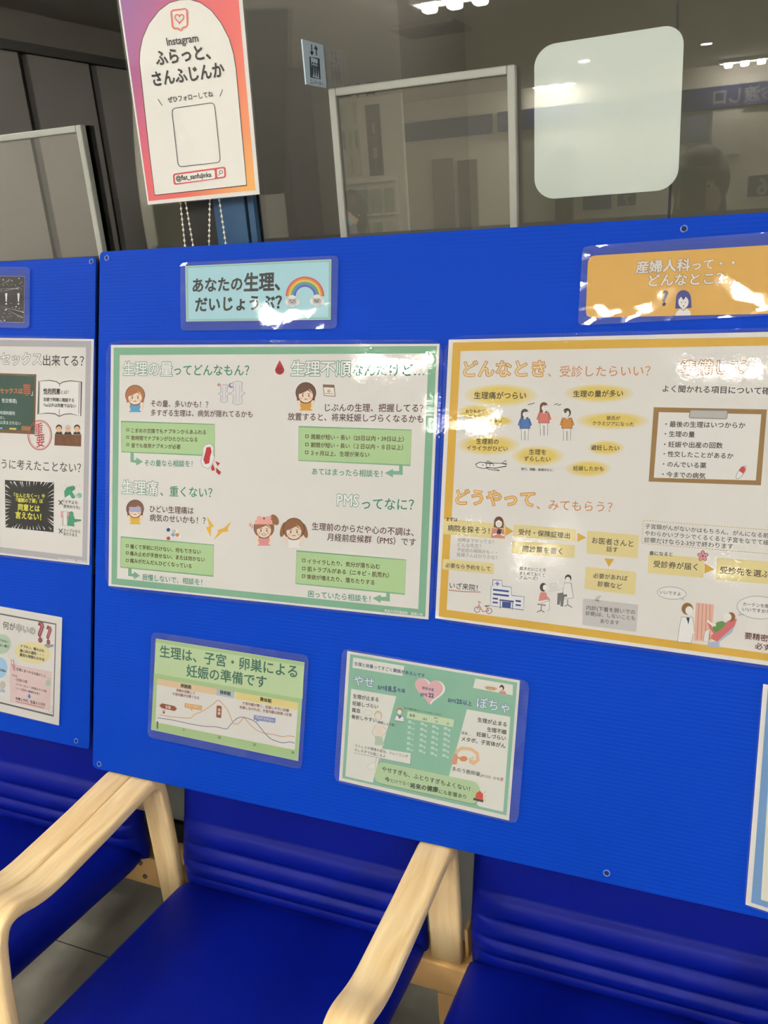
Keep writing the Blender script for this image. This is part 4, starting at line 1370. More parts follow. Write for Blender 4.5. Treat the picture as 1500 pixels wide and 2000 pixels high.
rt, S = laminated('laminated_card', 'black heading card with white splatter and exclamation marks', 'card', PL, UP, BN,
                  px(H_, [(-800, 177), (150, 187), (147, 470), (-800, 440)]), px(H_, [(-830, 110), (183, 130), (180, 505), (-830, 475)]), 'laminate_film_small', 'small laminated cards')
S.frame(*H_)
S.part('background')
S.poly([(-799, 178), (149, 188), (146, 469), (-799, 439)], '1a1414', 1)
S.part('splatter')
for i in range(150):
    x, y = random.uniform(-300, 144), random.uniform(195, 462)
    if abs(y - 325) < 50 and random.random() < .8: continue
    r = random.choice((1.5, 2, 2.5, 4))
    S.ell(x, y, r, r * .9, 'e6e0dc', 2, n=8)
for (a, b) in (((-20, 285), (120, 255)), ((0, 245), (60, 205)), ((0, 370), (145, 405)), ((20, 380), (140, 440)), ((0, 262), (110, 262))):
    S.poly([a, (b[0], b[1] - 2), (b[0], b[1] + 2)], 'b8b0ae', 2)
S.part('heading', True)
for x in (38, 113):
    S.poly([(x - 7, 290), (x + 7, 290), (x + 3, 342), (x - 3, 342)], 'efeae6', 3); S.ell(x, 355, 5, 5, 'efeae6', 3)
    S.poly([(x - 80, 290), (x - 66, 290), (x - 70, 342), (x - 76, 342)], 'efeae6', 3) if x < 60 else None
S.build(rt)

I_ = (0, 1100, 5.0)
rt, S = laminated('laminated_card', 'white card with dark frame and two red question marks', 'card', PL, UP, BN,
                  px(I_, [(-900, 262), (607, 530), (575, 1585), (-900, 1230)]), px(I_, [(-915, 250), (612, 524), (580, 1592), (-915, 1240)]), 'laminate_film_small', 'small laminated cards')
S.frame(*I_)
S.part('border')
S.line([(-860, 335), (545, 596), (521, 1490), (-860, 1150)], 13, '5f5d5e', 1, True)
S.part('heading', True)
S.text('何が', (28, 602), (150, 626), '3f3d3d', 3, .01)
S.otext('辛いの', (155, 628), (345, 664), '4a4848', 'c8c4c0', 3, .05, .015)
S.otext('?', (362, 660), (438, 668), 'a8384a', 'e3a0a8', 3, .07, .0, 1.0); S.otext('?', (446, 690), (512, 698), 'a8384a', 'e3a0a8', 3, .07, 0, 1.0)
S.part('speech_bubble', True)
S.ell(15, 790, 92, 98, 'b5cbae', 1, 12); S.ell(318, 875, 178, 104, 'ecdba0', 1, 8); S.ell(0, 1020, 72, 102, '9fc8e6', 1)
for t, a, b in (('できない', (0, 752), (80, 770)), ('らい続く', (0, 800), (85, 815)), ('ナプキン、痛み止め、', (200, 808), (440, 858)), ('婦人科の通院・・・', (195, 852), (425, 898)), ('費用も時間もかかる', (193, 893), (432, 942)), ('な悩み', (0, 1040), (60, 1055))):
    S.text(t, a, b, '35302e', 3, .03)
S.part('money_box', True)
S.poly([(97, 980), (505, 1060), (490, 1440), (97, 1360)], 'e6c6c2', 1)
for t, a, b, o in (('生理にまつわるお金のこと', (160, 1032), (447, 1104), .02), ('例えば…', (120, 1093), (182, 1108), .01), ('・生理5日間', (145, 1133), (265, 1160), .01), ('・ナプキンを２〜３時間おきに交換', (145, 1178), (455, 1252), .01), ('・１〜３回目に鎮痛剤を使う', (145, 1217), (392, 1280), .01), ('年間２万円、生涯８５万円', (152, 1320), (440, 1386), .03)):
    S.text(t, a, b, '4a3836', 3, o)
S.line([(153, 1350), (300, 1382), (433, 1415)], 6, 'b83a38', 3)
S.poly([(278, 1278), (296, 1282), (294, 1300), (306, 1303), (284, 1322), (266, 1294), (277, 1296)], '3f78c0', 3)
S.line([(140, 1050), (108, 965), (112, 942), (128, 945), (148, 1030), (140, 1050), (125, 985)], 5, 'c8706c', 4)
S.ell(472, 1170, 28, 34, 'b9c4ae', 3); S.line([(455, 1118), (508, 1130)], 5, 'b0a8a4', 3)
p = S.ell(497, 1430, 22, 28, None, n=18); S.outline(p, 'e6dfd8', 'b0a8a4', 4, 2); S.line([(490, 1425), (498, 1435), (505, 1422)], 3, '8a8480', 5)
S.ell(25, 1190, 28, 40, 'c9bcb4', 2); S.poly([(0, 1225), (50, 1235), (48, 1265), (0, 1258)], 'b0bcc8', 2)
S.poly([(430, 800), (455, 785), (530, 798), (520, 815), (470, 828), (440, 812)], '9a9694', 3)
S.build(rt)

# ================================================================== HANGING POSTER, BEAD CHAINS, SIGNS ON THE GLASS
J_, K_, L_ = (0, 0, 2.88462), (480, 0, 2.88462), (980, 0, 2.88462)
HY = 0.198
def PH(x, y, off=0.0):
    return hit(x, y, HN, HN.dot(Vector((0, HY, 1.57))) - off)
ZUP, YN = Vector((0, 0, 1)), Vector((0, 1, 0))
HTILT = math.radians(6.0)                     # the sheet hangs with its top a little towards the viewer
HN = Vector((0, math.cos(HTILT), math.sin(HTILT)))
HUP = Vector((0, -math.sin(HTILT), math.cos(HTILT)))
rt, S = laminated('hanging_poster', 'purple to orange sheet with white arch hanging before the window', 'poster', PH, HUP, HN,
                  px(J_, [(664, -28), (1361, -52), (1463, 1094), (833, 1154)]), px(J_, [(650, -44), (1368, -70), (1470, 1098), (826, 1163)]), 'laminate_film_small', None, warp=0.0003)
S.frame(*J_)
def gradient_material():
    m = bpy.data.materials.new('print_gradient')
    m.use_nodes = True
    n, l = nodes_of(m)
    b = n['Principled BSDF']
    b.inputs['Roughness'].default_value = 0.6
    uv = n.new('ShaderNodeUVMap')
    sp = n.new('ShaderNodeSeparateXYZ')
    cr = n.new('ShaderNodeValToRGB')
    e = cr.color_ramp.elements
    def c(h):
        q = hexlin(h)
        return (*[min(.86, q[i] / WHITE_REF[i] * .64) for i in range(3)], 1)
    e[0].position = 0.0; e[0].color = c('8d4a92')
    e[1].position = 1.0; e[1].color = c('f0b04a')
    for p, h in ((0.17, 'a84c86'), (0.38, 'dd5560'), (0.62, 'e65f55'), (0.82, 'ec8a52')):
        q = e.new(p); q.color = c(h)
    l.new(uv.outputs['UV'], sp.inputs[0])
    l.new(sp.outputs[0], cr.inputs['Fac'])
    l.new(cr.outputs['Color'], b.inputs['Base Color'])
    return m
GRAD = gradient_material()
S.part('background')
f0 = [(676, -12), (1341, -36), (1440, 1071), (838, 1133)]
vs = [S.cur.bm.verts.new(S.P(x, y, 1)) for x, y in f0]
f = S.cur.bm.faces.new(vs)
f.material_index = S.cur.mi(GRAD)
for lp, uvv in zip(f.loops, ((0, 0), (0.55, 0), (1.0, 1), (0.45, 1))):
    lp[S.cur.uv].uv = uvv
S.part('arch')
arch = [(872, 1100), (840, 850), (804, 520), (785, 350), (788, 290), (803, 215), (838, 135), (895, 60), (955, 15), (1010, 0), (1070, -3), (1130, 15), (1190, 58), (1245, 128), (1290, 215), (1315, 300), (1330, 390), (1358, 700), (1390, 1044)]
S.outline(arch, 'e9e2d6', '3a2a2c', 4, 3)
S.off += S.LAYER * 5
S.part('heart_icon')
S.line([(964, 66), (975, 58), (1045, 50), (1053, 58), (1057, 140), (1050, 150), (1032, 155), (1018, 172), (1003, 160), (980, 160), (972, 150)], 9, 'dd6a58', 2, True)
hp = []
for i in range(30):
    t = 2 * math.pi * i / 30
    hp.append((1011 + 1.55 * 16 * math.sin(t) ** 3, 103 - 1.75 * (13 * math.cos(t) - 5 * math.cos(2 * t) - 2 * math.cos(3 * t) - math.cos(4 * t))))
S.line(hp, 7, 'dd6a58', 2, True)
S.part('heading', True)
S.text('Instagram', (938, 234), (1115, 210), '3a3434', 3, .02)
S.text('ふらっと、', (875, 330), (1182, 290), '262224', 3, .03)
S.text('さんふじんか', (858, 448), (1264, 390), '262224', 3, .03)
S.text('ぜひフォローしてね', (945, 564), (1200, 529), '3a3434', 3, .02)
S.line([(890, 558), (914, 596)], 4, '3a3434', 3); S.line([(1254, 503), (1239, 543)], 4, '3a3434', 3)
S.part('code_frame')
S.rquad([(967, 612), (1207, 577), (1243, 914), (1004, 941)], 26, None, 2, '3a3434', 4)
S.part('search_bar')
S.rquad([(973, 979), (1270, 938), (1274, 1001), (979, 1043)], 16, 'd2424a', 2)
S.rquad([(983, 987), (1209, 956), (1213, 1005), (988, 1034)], 12, 'ece5da', 3)
S.rquad([(1221, 954), (1261, 948), (1264, 994), (1225, 1000)], 8, 'ece5da', 3)
S.text('@flat_sanfujinka', (990, 1004), (1190, 981), '2c2828', 4, .03)
p = S.ell(1245, 969, 9, 9, None, n=16); S.line(p, 3.5, '2c2828', 4, True); S.line([(1239, 977), (1230, 990)], 3.5, '2c2828', 4)
S.build(rt)

BEAD = mat('white_plastic', 'ddd8cc', 0.35, 0.5)
def chain(tops, bots, label):
    y = 0.216
    Z0, Z1 = 1.30, 1.78
    strands = []
    for (a, b) in zip(tops, bots):
        p, q = on_y(*a, y), on_y(*b, y)
        d = (q - p) / (p.z - q.z)
        strands.append((p + d * (p.z - Z1), p + d * (p.z - Z0)))
    rt = root('bead_chain', (strands[0][1] + strands[1][1]) / 2, label, 'bead chain', 'roller blind bead chains')
    b = MB()
    k = 14
    top, bot = [], []
    pts = []
    (a0, a1), (b0, b1) = strands
    pts += [a0.lerp(a1, t / 20) for t in range(21)]
    c = (a1 + b1) / 2; r = (b1 - a1) / 2
    pts += [c - r * math.cos(math.pi * t / 10) + Vector((0, 0, -r.length * math.sin(math.pi * t / 10))) for t in range(1, 10)]
    pts += [b1.lerp(b0, t / 20) for t in range(21)]
    c = (a0 + b0) / 2; r = (a0 - b0) / 2
    pts += [c - r * math.cos(math.pi * t / 10) + Vector((0, 0, r.length * math.sin(math.pi * t / 10))) for t in range(1, 10)]
    b.tube(pts, 0.0006, BEAD, 6, True)
    b.build('cord', rt)
    b = MB()
    for (p, q) in strands:
        n = int((p - q).length / 0.0085)
        for i in range(n):
            b.ball(p.lerp(q, i / n), 0.0021, BEAD, 8, (1, 1, 1.15))
    b.build('beads', rt)
chain([px(J_, [(1019, 1165)])[0], px(J_, [(1050, 1162)])[0]], [px(J_, [(1042, 1380)])[0], px(J_, [(1087, 1378)])[0]], 'left loop of white bead chain under the hanging poster')
chain([px(J_, [(1182, 1140)])[0], px(J_, [(1237, 1135)])[0]], [px(J_, [(1178, 1370)])[0], px(J_, [(1271, 1366)])[0]], 'right loop of white bead chain under the hanging poster')

# frosted squares stuck on the glass
FROST = mat('frosted_film', 'acb7b3', 0.55, 0.4, coat=1.0)
FROST.node_tree.nodes['Principled BSDF'].inputs['Coat IOR'].default_value = 1.65
FROST.node_tree.nodes['Principled BSDF'].inputs['Coat Roughness'].default_value = 0.015
def frosted(quad, radii, label):
    def PG(x, y, off=0.0):
        return on_y(x, y, GY - 0.0004 - off)
    pts = []
    for i in range(4):
        p, a, b = [Vector(q) for q in (quad[i], quad[i - 1], quad[(i + 1) % 4])]
        s = p + (a - p).normalized() * radii; e = p + (b - p).normalized() * radii
        for t in range(11):
            u = t / 10
            k = 0.5523
            c1 = s + (p - s) * k; c2 = e + (p - e) * k
            pts.append(s * (1 - u) ** 3 + c1 * 3 * u * (1 - u) ** 2 + c2 * 3 * u * u * (1 - u) + e * u ** 3)
    b = MB()
    b.slab([PG(p.x, p.y, 0.0004) for p in pts], 0.0003, YN, FROST)
    base = PG((quad[2][0] + quad[3][0]) / 2, quad[3][1], 0.0004)
    tag(b.build('frosted_square', base=base), label, 'window sticker', 'frosted squares on the glass')
frosted(px(L_, [(183, 262), (1030, 130), (992, 1066), (184, 1128)]), 42, 'frosted rounded square on the glass above the orange card')
frosted([(-262, 285), (-15, 272), (30, 470), (-215, 478)], 38, 'frosted rounded square on the glass above the left board')

# small elevator sign standing off the glass
SGX = 0.393
rt = None
def PS(x, y, off=0.0):
    return on_x(x, y, SGX + off)
quad = px(K_, [(318, 220), (441, 255), (461, 497), (341, 475)])
rt = root('elevator_sign', PS(*px(K_, [(400, 486)])[0], 0), 'small pale blue elevator pictogram sign standing off the window glass', 'sign')
b = MB()
b.slab([PS(x, y, 0) for x, y in quad], 0.002, (-1, 0, 0), mat('sign_plate', 'a9bccb', 0.5, 0.4))
b.build('plate', rt)
S = Sheet(PS, ZUP, Vector((-1, 0, 0)), 0.0001)
S.frame(*K_)
S.part('pictogram')
SK = '3c4650'
S.line([(370, 250), (374, 308)], 6, SK, 1); S.poly([(360, 290), (374, 314), (384, 292)], SK, 1)
S.line([(399, 314), (395, 262)], 6, SK, 1); S.poly([(384, 276), (394, 254), (408, 282)], SK, 1)
S.line([(362, 320), (410, 332), (418, 446), (370, 434)], 8, SK, 1, True)
for k in range(3):
    x, y = 377 + k * 13, 355 + k * 3.5
    S.ell(x, y, 4.5, 7, SK, 1, n=10); S.poly([(x - 6, y + 9), (x + 6, y + 12), (x + 5, y + 45), (x + 3, y + 72), (x - 2, y + 71), (x - 5, y + 44)], SK, 1)
S.text('エレベーター', (363, 458), (436, 474), SK, 2, .01)
S.build(rt)

# framed clear screens fixed to the lobby side of the glass
FRAME_PALE = mat('pale_frame', '8c8f8a', 0.4, 0.5)
def screen(x0, x1, z1, label):
    y = GY - 0.0185
    rt = root('framed_screen', ((x0 + x1) / 2, y, 0.9), label, 'screen', 'framed clear screens on the window')
    w = 0.0115
    b = MB()
    b.box(x0, x0 + w, y, y + 0.014, 1.03, z1, FRAME_PALE, 0.002)
    b.box(x1 - w, x1, y, y + 0.014, 1.03, z1, FRAME_PALE, 0.002)
    b.box(x0 + w, x1 - w, y, y + 0.014, z1 - w, z1, FRAME_PALE, 0.002)
    b.build('frame', rt)
    b = MB()
    b.box(x0 + w, x1 - w, y + 0.005, y + 0.009, 1.03, z1 - w, SCREEN_GLASS)
    b.build('pane', rt)
pA, pB = on_y(640, 178, GY - .019), on_y(1005, 120, GY - .019)
screen(pA.x, pB.x, (pA.z + pB.z) / 2, 'clear screen in a thin pale frame on the glass, beside the elevator sign')
pC = on_y(156, 243, GY - .019)
screen(pC.x - 0.6, pC.x, pC.z, 'clear screen in a thin pale frame on the glass, left of the hanging poster')

# ================================================================== WAITING BENCHES
def strip(b, path, x0, x1, th, m, rad=0.005):
    """bent plywood strip: path in (y, z) is the outer face, x0..x1 its width"""
    pts = [Vector((0, y, z)) for y, z in path]
    k = len(pts)
    sec = []
    for (cx, cn, a0) in ((x1 - rad, rad, 270), (x1 - rad, th - rad, 0), (x0 + rad, th - rad, 90), (x0 + rad, rad, 180)):
        for t in range(4):
            a = math.radians(a0 + 30 * t)
            sec.append((cx + rad * math.cos(a), cn + rad * math.sin(a)))
    rings, dist = [], 0
    per = [0]
    for i in range(len(sec)):
        q, r = sec[i], sec[(i + 1) % len(sec)]
        per.append(per[-1] + math.hypot(q[0] - r[0], q[1] - r[1]))
    ds = [0]
    for i in range(1, k):
        ds.append(ds[-1] + (pts[i] - pts[i - 1]).length)
    for i in range(k):
        d = (pts[min(k - 1, i + 1)] - pts[max(0, i - 1)]).normalized()
        n = Vector((0, d.z, -d.y))                # towards the inside of the bend (path runs front to rear over the top)
        rings.append([b.bm.verts.new(pts[i] + n * cn + Vector((cx, 0, 0))) for cx, cn in sec])
    mi = b.mi(m)
    ns = len(sec)
    ph = random.random() * 5
    for i in range(k - 1):
        for j in range(ns):
            f = b.bm.faces.new((rings[i][j], rings[i][(j + 1) % ns], rings[i + 1][(j + 1) % ns], rings[i + 1][j]))
            f.smooth = True
            f.material_index = mi
            for lp, (u, v) in zip(f.loops, ((ds[i], per[j]), (ds[i], per[j + 1]), (ds[i + 1], per[j + 1]), (ds[i + 1], per[j]))):
                lp[b.uv].uv = (u + ph, v + ph)
    for R in (rings[0], rings[-1]):
        f = b.bm.faces.new(R); f.material_index = mi
def arc(c, r, a0, a1, n):
    return [(c[0] + r * math.cos(math.radians(a0 + (a1 - a0) * i / n)), c[1] + r * math.sin(math.radians(a0 + (a1 - a0) * i / n))) for i in range(n + 1)]
def arm_path(leg_bottom, stub=False):
    p = [(-0.500, 0.0), (-0.492, 0.2), (-0.480, 0.42), (-0.470, 0.53), (-0.462, 0.582)]
    p += smooth([(-0.458, 0.600), (-0.448, 0.621), (-0.434, 0.633), (-0.415, 0.636), (-0.394, 0.631), (-0.370, 0.6225), (-0.345, 0.6175), (-0.318, 0.616)], 4)
    p += [(-0.26, 0.6155), (-0.20, 0.6155), (-0.14, 0.617), (-0.115, 0.6175)]
    p += arc((-0.104, 0.5755), 0.042, 88, 4, 9)
    if stub:
        p += [(-0.055, 0.55), (-0.045, 0.52)]
    else:
        p += [(-0.0605, 0.53), (-0.0600, 0.45), (-0.0600, leg_bottom)]
    return p

def seat_cushion(b, x0, x1, dy):
    """padded seat: closed pillow with a crown, front higher than rear"""
    nx, ns = 30, 26
    L0, L1 = -0.075 + dy, -0.56 + dy
    def mid(s):
        y = L0 + (L1 - L0) * s
        return y, 0.372 + 0.055 * min(1, s * 1.25) - 0.02 * max(0, s - 0.8) * 4
    T = 0.03
    vtop, vbot = [], []
    def prof(t, r):
        t = min(1, max(0, t / r))
        return math.sqrt(max(0, 1 - (1 - t) ** 2))
    for j in range(ns + 1):
        s = 0.5 - 0.5 * math.cos(math.pi * j / ns)
        rt_, rb_ = [], []
        for i in range(nx + 1):
            u = 0.5 - 0.5 * math.cos(math.pi * i / nx)
            x = x0 + (x1 - x0) * u
            ex = prof(min(u, 1 - u) * (x1 - x0), 0.032)
            ey = prof(min(s, 1 - s) * 0.485, 0.04)
            d = T * min(ex, 1) * min(ey, 1)
            crown = 0.012 * (1 - (2 * u - 1) ** 2) * (1 - (2 * s - 1) ** 4)
            y, z = mid(s)
            rt_.append(b.bm.verts.new((x, y, z + d + crown)))
            rb_.append(b.bm.verts.new((x, y, z - d * 0.9)) if 0 < i < nx and 0 < j < ns else rt_[-1])
        vtop.append(rt_); vbot.append(rb_)
    mi = b.mi(VINYL)
    for G in (vtop, vbot):
        for j in range(ns):
            for i in range(nx):
                try:
                    f = b.bm.faces.new((G[j][i], G[j][i + 1], G[j + 1][i + 1], G[j + 1][i]))
                    f.smooth = True
                    f.material_index = mi
                except ValueError:
                    pass
def back_cushion(b, x0, x1, dy):
    nx, nz = 30, 190
    z0, z1 = 0.355, 0.90
    TH = 0.026
    def prof(t, r):
        t = min(1, max(0, t / r))
        return math.sqrt(max(0, 1 - (1 - t) ** 2))
    rolls = ((0.402, 0.0165, 0.010), (0.433, 0.0160, 0.0125), (0.464, 0.0160, 0.0125), (0.497, 0.0185, 0.0105))
    vf, vb = [], []
    zs = []
    for j in range(nz + 1):
        t = j / nz
        zs.append(z0 + (z1 - z0) * (t ** 1.5))
    for j in range(nz + 1):
        z = zs[j]
        rf, rb = [], []
        for i in range(nx + 1):
            u = 0.5 - 0.5 * math.cos(math.pi * i / nx)
            x = x0 + (x1 - x0) * u
            ex = prof(min(u, 1 - u) * (x1 - x0), 0.03)
            ez = min(prof((z - z0), 0.02), prof(z1 - z, 0.03))
            d = TH * ex * ez
            ym = -0.060 + dy + max(0, z - 0.44) * 0.29 - 0.0 
            r = 0
            for (zc, w, h) in rolls:
                q = (z - zc) / w
                if abs(q) < 1:
                    r = max(r, h * math.sqrt(1 - q * q))
            edge = min(1, min(u, 1 - u) * (x1 - x0) / 0.05)
            rf.append(b.bm.verts.new((x, ym - d - r * edge * ez, z)))
            rb.append(b.bm.verts.new((x, ym + d, z)) if 0 < i < nx and 0 < j < nz else rf[-1])
        vf.append(rf); vb.append(rb)
    mi = b.mi(VINYL)
    for G in (vf, vb):
        for j in range(nz):
            for i in range(nx):
                try:
                    f = b.bm.faces.new((G[j][i], G[j][i + 1], G[j + 1][i + 1], G[j + 1][i]))
                    f.smooth = True
                    f.material_index = mi
                except ValueError:
                    pass
BOLT = mat('bolt_steel', '6a5a44', 0.4, 0.5, 0.6)
def bench(label, x_base, arms, seats, rail, dy, y_rail, bolts=()):
    rt = root('waiting_bench', (x_base, -0.28, 0), label, 'bench', 'blue waiting benches')
    for (x0, x1, stub, lb) in arms:
        b = MB()
        strip(b, arm_path(lb, stub), x0, x1, 0.0205, WOOD)
        b.build('armrest', rt)
    for (x0, x1) in seats:
        b = MB(); seat_cushion(b, x0, x1, dy); b.build('seat', rt)
        b = MB(); back_cushion(b, x0, x1, dy); b.build('backrest', rt)
    b = MB()
    b.box(rail[0], rail[1], y_rail - 0.03, y_rail + 0.03, rail[2], rail[3], WOOD_RAIL, 0.003)
    b.build('rear_rail', rt)
    b = MB()
    b.box(rail[0], rail[1], -0.44, -0.40, rail[2] - 0.03, rail[3] - 0.005, WOOD_RAIL, 0.003)
    b.build('front_rail', rt)
    for (x, z) in bolts:
        b = MB()
        b.tube([(x, y_rail - 0.033, z), (x, y_rail - 0.028, z)], 0.005, BOLT, 10)
        b.build('bolt', rt)
    return rt
rtB = bench('blue bench with bentwood arms under the large board', 0.63, [(0.0505, 0.1005, False, 0.30), (0.597, 0.650, False, 0.366), (1.150, 1.203, False, 0.366)],
            [(0.112, 0.586), (0.664, 1.138), (1.217, 1.691)], (0.104, 1.70, 0.297, 0.360), 0.0, -0.055)
for x in (0.606, 1.158):
    b = MB(); b.box(x, x + 0.052, -0.086, -0.026, 0.0, 0.2965, WOOD_RAIL, 0.003); b.build('leg', rtB)
for x in (0.604, 1.157):
    b = MB(); b.box(x + 0.046, x + 0.052, -0.058, -0.03, 0.3605, 0.42, WOOD_RAIL, 0.001); b.build('bracket', rtB)
rtA = bench('blue bench with bentwood arms at the left, beside the paired armrests', -0.3, [(-0.0005, 0.0495, True, 0.3), (-0.555, -0.505, True, 0.3)],
            [(-0.490, -0.014), (-1.045, -0.570)], (-1.05, 0.048, 0.262, 0.335), 0.036, 0.022, ((-0.055, 0.318), (-0.05, 0.285)))

# ================================================================== THE LOBBY SEEN IN THE GLASS
BAND = mat('band_navy', '3a4378', 0.5, 0.4)
YV = 2 * GY - YB                                # the back wall as the window mirrors it
def V(x, y, d=0.0):
    return mirrored(x, y, YV - d)
def wallrect(b, p, d0, d1, m):
    """box on the back wall between two photographed corners"""
    q = [V(*c, d1) for c in p]
    xs = [c.x for c in q]; zs = [c.z for c in q]
    b.box(min(xs), max(xs), YB + d0, YB + d1, min(zs), max(zs), m)
WTX = mat('band_letters', 'c9cad6', 0.6)
def wall_text(b, s, cx, cz, h, y, m):
    v, f, e = glyphs(s)
    x0 = min(p[0] for p in v); x1 = max(p[0] for p in v)
    mi = b.mi(m)
    # the wall faces the window (+y), so text seen by someone facing the wall runs towards -x
    T = lambda p: (cx - (p[0] - (x0 + x1) / 2) * h, y, cz + (p[1] - .37) * h)
    vs = [b.bm.verts.new(T(p)) for p in v]
    for q in strokes(v, e, .02):
        b.bm.faces.new([b.bm.verts.new(T(p)) for p in q]).material_index = mi
    for q in f:
        try:
            g = b.bm.faces.new([vs[i] for i in q]); g.material_index = mi
        except ValueError:
            pass
def sign_band(x0, x1, z0, z1, label, texts):
    rt = root('sign_band', ((x0 + x1) / 2, YB, z0), label, 'sign', 'navy sign bands on the counter wall')
    b = MB(); b.box(x0, x1, YB + 0.001, YB + 0.05, z0, z1, BAND, 0.004); b.build('panel', rt)
    if texts:
        b = MB()
        for (s, cx, h) in texts:
            wall_text(b, s, cx, (z0 + z1) / 2, h, YB + 0.0515, WTX)
        b.build('lettering', rt)
sign_band(-2.907, -1.783, 2.175, 2.375, 'plain navy band on the counter wall, leftmost in the window reflection', None)
sign_band(-1.715, -0.115, 2.18, 2.385, 'navy band on the counter wall with three large letters', (('くすり', -0.62, 0.15),))
sign_band(-0.045, 2.2, 2.19, 2.40, 'navy band on the counter wall with a five-letter pick-up sign', (('り お渡し口', 0.95, 0.155),))
DOORM = mat('grey_door', '9a968c', 0.5)
DARKDOOR = mat('dark_grey_door', '77746c', 0.5)
def dr(name, p, m):
    b = MB(); q = [V(*c) for c in p]; xs = [c.x for c in q]
    b.box(min(xs), max(xs), YB, YB + 0.04, 0, max(c.z for c in q), m)
    tag(b.build(name), kind='structure')
dr('door_1', [(846, 312), (886, 314)], DOORM)
dr('door_2', [(896, 314), (933, 316)], DARKDOOR)
WHITEP = mat('white_panel', 'f1eee6', 0.5)
NAVYP = mat('navy_panel', '33406a', 0.5)
GREYP = mat('grey_window', '8a93a8', 0.3)
BLACKP = mat('black_panel', '121316', 0.4)
def counter_window(b):
    wallrect(b, [(1330, 228), (1384, 276)], 0.001, 0.03, GREYP)
def wr(name, label, cat, p, m, d1=0.03, group=None):
    q = [V(*c, d1) for c in p]
    base = (sum(c.x for c in q) / 2, YB, min(c.z for c in q))
    return simple(name, label, cat, lambda b: wallrect(b, p, 0.001, d1, m), base, group)
wr('service_window', 'grey-blue service window below the pick-up sign', 'service window', [(1330, 228), (1384, 276)], GREYP)
wr('service_window', 'white service window right of the grey-blue one on the counter wall', 'service window', [(1392, 216), (1446, 300)], WHITEP)
wr('service_window', 'white service window under the three-letter navy band', 'service window', [(1052, 262), (1198, 312)], WHITEP)
wr('notice_sign', 'navy notice sign beside the number seven sign', 'sign', [(1138, 380), (1193, 408)], NAVYP)
def number_sign(num, p, label, h):
    q = [V(*c) for c in p]
    x0, x1 = sorted((q[0].x, q[1].x)); z0, z1 = sorted((q[0].z, q[1].z))
    rt = root('number_sign', ((x0 + x1) / 2, YB, z0), label, 'sign', 'navy number signs')
    b = MB(); b.box(x0, x1, YB + 0.001, YB + 0.03, z0, z1, WHITEP, 0.004); b.build('rim', rt)
    b = MB(); b.box(x0 + .02, x1 - .02, YB + 0.0305, YB + 0.034, z0 + .02, z1 - .02, NAVYP); b.build('plate', rt)
    b = MB(); wall_text(b, num, (x0 + x1) / 2, (z0 + z1) / 2, h, YB + 0.035, WTX); b.build('numeral', rt)
number_sign('7', [(1203, 376), (1246, 404)], 'navy number seven sign on the counter wall', .14)
number_sign('6', [(1458, 340), (1520, 385)], 'navy number six sign on the counter wall', .24)
q0, q1 = V(1088, 385), V(1120, 440)
rt = root('display_column', ((q0.x + q1.x) / 2, YB + .1, 0), 'black column with a red number two on the counter wall', 'display')
b = MB(); b.box(min(q0.x, q1.x), max(q0.x, q1.x), YB + .001, YB + .12, 0, 1.95, BLACKP, .004); b.build('housing', rt)
b = MB(); wall_text(b, '2', (q0.x + q1.x) / 2, V(1102, 415).z, .12, YB + .1215, mat('red_digit', 'd03028', .5)); b.build('numeral', rt)

# notice wall, dark poster and leaflet rack
YN_V = 7.0
def N(x, y):
    return mirrored(x, y, YN_V)
def at_N(x0, y0, x1, y1):
    a, c = N(x0, y0), N(x1, y1)
    return min(a.x, c.x), max(a.x, c.x), min(a.z, c.z), max(a.z, c.z), a.y
x0, x1, z0, z1, yw = at_N(650, 150, 790, 460)
simple('partition', 'white partition carrying the notices, seen in the window reflection', 'partition', lambda b: b.box(x0 - .3, x1 + .05, yw - .06, yw, 0, 2.45, WALL), ((x0 + x1) / 2, yw, 0))
SHEETC = [mat('sheet_white', 'd8d6cc', .6), mat('sheet_teal', '6f9c98', .6), mat('sheet_grey', 'aeb0a8', .6), mat('sheet_green', 'a8b89a', .6)]
rt = root('notice_board', ((x0 + x1) / 2, yw, z0), 'notice board with heading letters and pinned sheets', 'notice board')
a = at_N(664, 200, 711, 345)
b = MB(); b.box(a[0], a[1], yw + .001, yw + .015, a[2], a[3], mat('board_cream', 'cfcabb', .7)); b.build('backing', rt)
b = MB(); c = N(686, 178); wall_text(b, '日本工場', c.x, c.z, .13, yw + .003, BLACKP); b.build('heading', rt)
k = 0
for i in range(3):
    for j in range(3):
        b = MB()
        w, h = (a[1] - a[0]) / 3, (a[3] - a[2]) / 3
        xx, zz = a[0] + i * w, a[2] + j * h
        b.box(xx + .02, xx + w - .02, yw + .0155, yw + .019, zz + .03, zz + h - .03, SHEETC[(i * 2 + j) % 4])
        b.build('pinned_sheet', rt)
a = at_N(715, 206, 752, 342)
DP = mat('dark_poster', '3a3444', .5)
rt = root('wall_poster', ((a[0] + a[1]) / 2, yw, a[2]), 'dark poster with a pale column of print beside the notice board', 'poster')
b = MB(); b.box(a[0], a[1], yw + .001, yw + .006, a[2], a[3], DP); b.build('sheet', rt)
b = MB()
for k in range(5):
    w = (a[1] - a[0]) * (.2 + .12 * (k % 3)); cx = (a[0] + a[1]) / 2; cz = a[2] + (a[3] - a[2]) * (.15 + .17 * k)
    b.box(cx - w / 2, cx + w / 2, yw + .0062, yw + .008, cz - .04, cz + .05, mat('print_red_%d' % (k % 2), ('7a4a4c', '9a8a80')[k % 2], .6))
b.build('print', rt)
a = at_N(675, 352, 782, 430)
